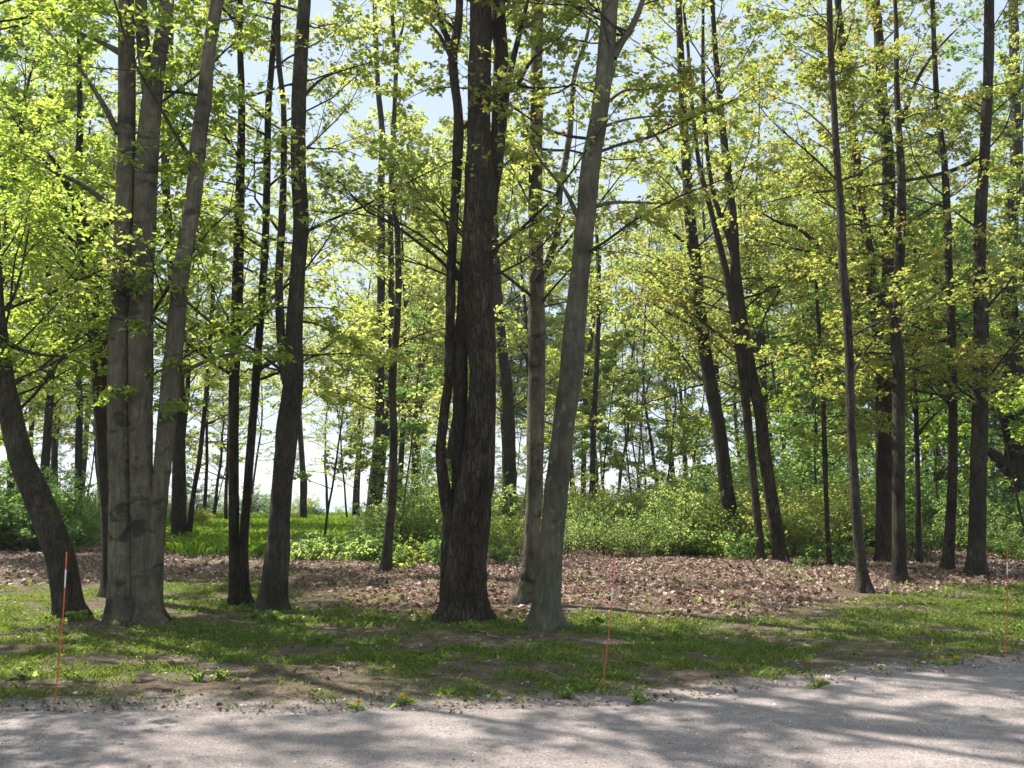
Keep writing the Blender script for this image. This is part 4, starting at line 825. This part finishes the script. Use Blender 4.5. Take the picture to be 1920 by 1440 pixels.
# ---------------------------------------------------------------- marker stakes
def stake(base, top, label, band):
    g = px_ground(*base); z0 = float(bed(np.array([g[0]]), np.array([g[1]]))[0]); t, _ = px_at(top[0], top[1], g[1])
    root = empty('marker_stake', (g[0], g[1], z0), label, 'marker stake', 'orange marker stakes along the road')
    d = t - np.array([g[0], g[1], z0])
    def seg(name, a, b_, r, mat, n=6):
        K = np.linspace(a, b_, n); bend = np.sin(K*PI)*0.012
        P = (d[None]*K[:, None] + np.stack([bend, 0*bend, 0*bend], -1))[None]
        R = np.full((1, n), r); V, q = tubes(P, R, 10)
        cap = [np.arange(10)[None, ::-1], (np.arange(10)+(n-1)*10)[None]]
        me_ = bpy.data.meshes.new(name); me_.from_pydata(V.tolist(), [], q.tolist()+[list(map(int, c_[0])) for c_ in cap]); me_.materials.append(mat)
        for pl in me_.polygons: pl.use_smooth = len(pl.vertices) == 4
        link(name, me_, root)
    seg('rod', -0.05, 1.0, 0.0048, M_ORANGE, 14); seg('reflective_band', band[0], band[1], 0.0058, M_WHITE)
    seg('cap', 0.985, 1.004, 0.0062, M_ORANGE, 3)
stake((102, 1320), (125, 1036), 'orange rod marker with a white band standing in front of the leaning tree at left', (0.765, 0.885))
stake((1130, 1287), (1152, 1040), 'orange rod marker right of the lichened trunk, near the middle of the road edge', (0.63, 0.75))
stake((1885, 1233), (1888, 1030), 'orange rod marker near the right edge of the lawn', (0.76, 0.88))

# ---------------------------------------------------------------- dandelions, weeds, sticks, chips
def dandelion(px, label):
    g = px_ground(*px); z0 = float(bed(np.array([g[0]]), np.array([g[1]]))[0]); root = empty('dandelion', (g[0], g[1], z0), label, 'flower', 'dandelions by the road')
    P = np.array([[[0, 0, -0.01], [0.004, 0, 0.03], [0.008, 0, 0.055]]]); V, q = tubes(P, np.full((1, 3), 0.0025), 6); link('stem', mesh_np('stem', V, [q], M_STEM), root)
    n = 46; a = rng.random(n)*2*PI; e = rng.uniform(0.0, 1.2, n)
    D = np.stack([np.cos(a)*np.cos(e), np.sin(a)*np.cos(e), np.sin(e)], -1)
    G = Geo(); V, F, r = leaves(np.tile([[0.008, 0, 0.055]], (n, 1)), D, 0.026, rng, (LEAF2[0]*np.array([0.5, 1, 1]), LEAF2[1]), 0.2, 0.0); G.add(V, F, r)
    link('flower_head', G.mesh('flower_head', M_YELLOW, False), root)
    n = 9; a = np.arange(n)/n*2*PI; D = np.stack([np.cos(a), np.sin(a), 0*a+0.3], -1)
    G = Geo(); V, F, r = leaves(np.tile([[0, 0, 0.004]], (n, 1)), D, 0.09, rng, (LEAF6[0]*np.array([0.35, 1, 1]), LEAF6[1]), 0.1, 0.0); G.add(V, F, r)
    link('leaf_rosette', G.mesh('leaf_rosette', LEAF['bush'], False), root)
for px, lb in (((670, 1330), 'yellow dandelion at the road edge, farther left of the two below the great trunk'), ((752, 1320), 'yellow dandelion at the road edge, right one of the two below the great trunk'),
               ((1532, 1290), 'yellow dandelion alone at the edge of the road, right of the middle marker'), ((1765, 1246), 'yellow dandelion left of the right-hand marker, farther from it'), ((1793, 1245), 'yellow dandelion nearest to the right-hand marker')):
    dandelion(px, lb)
def weed(px, s, label, leaf='bush', n=14, up=0.9):
    g = px_ground(*px); z0 = float(bed(np.array([g[0]]), np.array([g[1]]))[0]); root = empty('weed', (g[0], g[1], z0), label, 'weed', 'weeds in the lawn')
    a = rng.random(n)*2*PI; e = rng.uniform(0.4, 1.3, n)*up
    D = np.stack([np.cos(a)*np.cos(e), np.sin(a)*np.cos(e), np.sin(e)], -1)
    P = grow(np.zeros((n, 3)), D, s*rng.uniform(0.5, 1, n), 5, rng, 0.15, 0); V, q = tubes(P, np.full((n, 5), 0.002), 4); B = Geo(); B.add(V, q)
    link('stems', B.mesh('stems', M_STEM), root)
    t = rng.uniform(0.3, 1, (n, 9)); O, T = sample_line(P, t); D2 = T*0.4 + rng.normal(0, 0.6, T.shape)
    G = Geo(); V, F, r = leaves(O.reshape(-1, 3), D2.reshape(-1, 3), s*0.22, rng, LEAF6, 0.5, 0.1); G.add(V, F, r); link('leaves', G.mesh('leaves', LEAF[leaf], False), root)
for px, s, lb in (((600, 1203), 0.19, 'bushy green weed in the shade right of the curved grey trunk'), ((412, 1276), 0.12, 'green weed near the road below the slender pair, right one of two'),
                  ((372, 1280), 0.11, 'green weed near the road below the slender pair, left one of two'), ((510, 1160), 0.18, 'small weed at the foot of the curved grey trunk'),
                  ((470, 1160), 0.16, 'small weed between the slender pair and the curved grey trunk'), ((1065, 1308), 0.10, 'small weed at the road edge left of the middle marker'),
                  ((1200, 1318), 0.12, 'low weed at the road edge right of the middle marker'), ((885, 1182), 0.14, 'pale leaved weed at the foot of the great central trunk'),
                  ((838, 1165), 0.20, 'leafy weed at the left foot of the great central trunk'), ((1122, 1168), 0.16, 'green weed in the lawn right of the lichened trunk'),
                  ((40, 1275), 0.16, 'weed by the road at the far left'), ((140, 1165), 0.2, 'leafy weed at the foot of the leaning tree at far left'), ((1905, 1180), 0.14, 'weed in the lawn at the right edge')):
    weed(px, s, lb)
weed((752, 1078), 0.55, 'bright yellow green seedling right of the slim light grey stem', 'lime', 7, 0.6)
weed((745, 1010), 0.9, 'sunlit yellow leaved young shoot behind the slim light grey stem', 'lime', 7, 0.9)
def stick(a, b_, r, label):
    A = px_ground(*a); B_ = px_ground(*b_); A[2] = bed(A[0:1], A[1:2])[0]+r; B_[2] = bed(B_[0:1], B_[1:2])[0]+r
    t = np.linspace(0, 1, 9)[:, None]; P = A + (B_-A)*t + rng.normal(0, 0.02, (9, 3))*np.array([1, 1, 0.25])
    V, q = tubes(P[None], r*np.linspace(1, 0.4, 9)[None], 7)
    o = link('stick', mesh_np('stick', V, [q], M_STICK)); o['label'] = label; o['category'] = 'stick'; o['group'] = 'fallen sticks'
stick((868, 1178), (935, 1196), 0.014, 'fallen stick in the shade in front of the great central trunk')
stick((690, 1108), (832, 1122), 0.018, 'fallen branch on the leaf litter left of the great central trunk')
stick((1060, 1082), (1300, 1092), 0.02, 'long fallen branch on the leaf litter right of the lichened trunk')
stick((1200, 1118), (1330, 1112), 0.014, 'fallen branch on the near edge of the leaf litter')
stick((1425, 1095), (1500, 1082), 0.014, 'fallen branch on the leaf litter below the crossing trunks')
stick((560, 1095), (700, 1075), 0.014, 'fallen branch at the foot of the low plants left of the slim light stem')
stick((640, 1270), (655, 1245), 0.006, 'small twig on the ground near the road left of the middle')
def chip(px, s, label):
    g = px_ground(*px); z0 = float(bed(g[0:1], g[1:2])[0])
    T = np.array([[-1, -.3, 0], [-.2, -.5, 0], [1, -.2, 0], [.8, .4, 0], [-.5, .45, 0], [-.9, -.2, .3], [-.1, -.35, .45], [.9, -.1, .25], [.7, .3, .35], [-.4, .35, .4]])*s + [g[0], g[1], z0]
    F4 = np.array([[i, (i+1) % 5, 5+(i+1) % 5, 5+i] for i in range(5)]); me_ = bpy.data.meshes.new('wood_chip'); me_.from_pydata(T.tolist(), [], F4.tolist()+[[5, 6, 7, 8, 9], [4, 3, 2, 1, 0]]); me_.materials.append(M_CHIP)
    o = link('wood_chip', me_); o['label'] = label; o['category'] = 'wood chip'; o['group'] = 'pale wood chips on the lawn'
chip((1514, 1207), 0.055, 'pale wood chip in the lawn below the crossing trunks'); chip((1652, 1249), 0.05, 'pale wood chip in the grass near the road, right side'); chip((78, 1205), 0.07, 'pale wood chip left of the left-hand marker')
for px, s, lb in (((1252, 1378), 0.014, 'single dark stone lying on the road below the middle marker'), ((227, 1396), 0.016, 'dark stone lying on the left part of the road'), ((1845, 1343), 0.018, 'dark stone lying on the right part of the road')):
    g = px_ground(*px); import bmesh
    bm = bmesh.new(); bmesh.ops.create_icosphere(bm, subdivisions=2, radius=s)
    for v in bm.verts: v.co = v.co*(1+0.25*float(vnoise(np.array([v.co.x/s+3]), np.array([v.co.y/s]), v.co.z/s, 3)[0])); v.co.z *= 0.65
    me_ = bpy.data.meshes.new('stone'); bm.to_mesh(me_); bm.free(); me_.materials.append(M_STONE)
    o = link('stone', me_); o.location = (g[0], g[1], float(bed(g[0:1], g[1:2])[0])+s*0.35); o['label'] = lb; o['category'] = 'stone'

# ---------------------------------------------------------------- faint lakeside haze
m, ns, ls = nmat('haze_air'); pv = N(ns, 'ShaderNodeVolumePrincipled'); pv.inputs['Color'].default_value = (0.93, 0.96, 1.0, 1); pv.inputs['Density'].default_value = 0.0005; pv.inputs['Anisotropy'].default_value = 0.3
o_ = N(ns, 'ShaderNodeOutputMaterial'); ls.new(pv.outputs[0], o_.inputs['Volume'])
hx, hy0, hy1, hz0, hz1 = 9500, -80, 12500, -9.5, 48
hv = [(-hx, hy0, hz0), (hx, hy0, hz0), (hx, hy1, hz0), (-hx, hy1, hz0), (-hx, hy0, hz1), (hx, hy0, hz1), (hx, hy1, hz1), (-hx, hy1, hz1)]
link('haze', mesh_np('haze', hv, [np.array([[0, 3, 2, 1], [4, 5, 6, 7], [0, 1, 5, 4], [1, 2, 6, 5], [2, 3, 7, 6], [3, 0, 4, 7]])], m, smooth=False), kind='stuff')
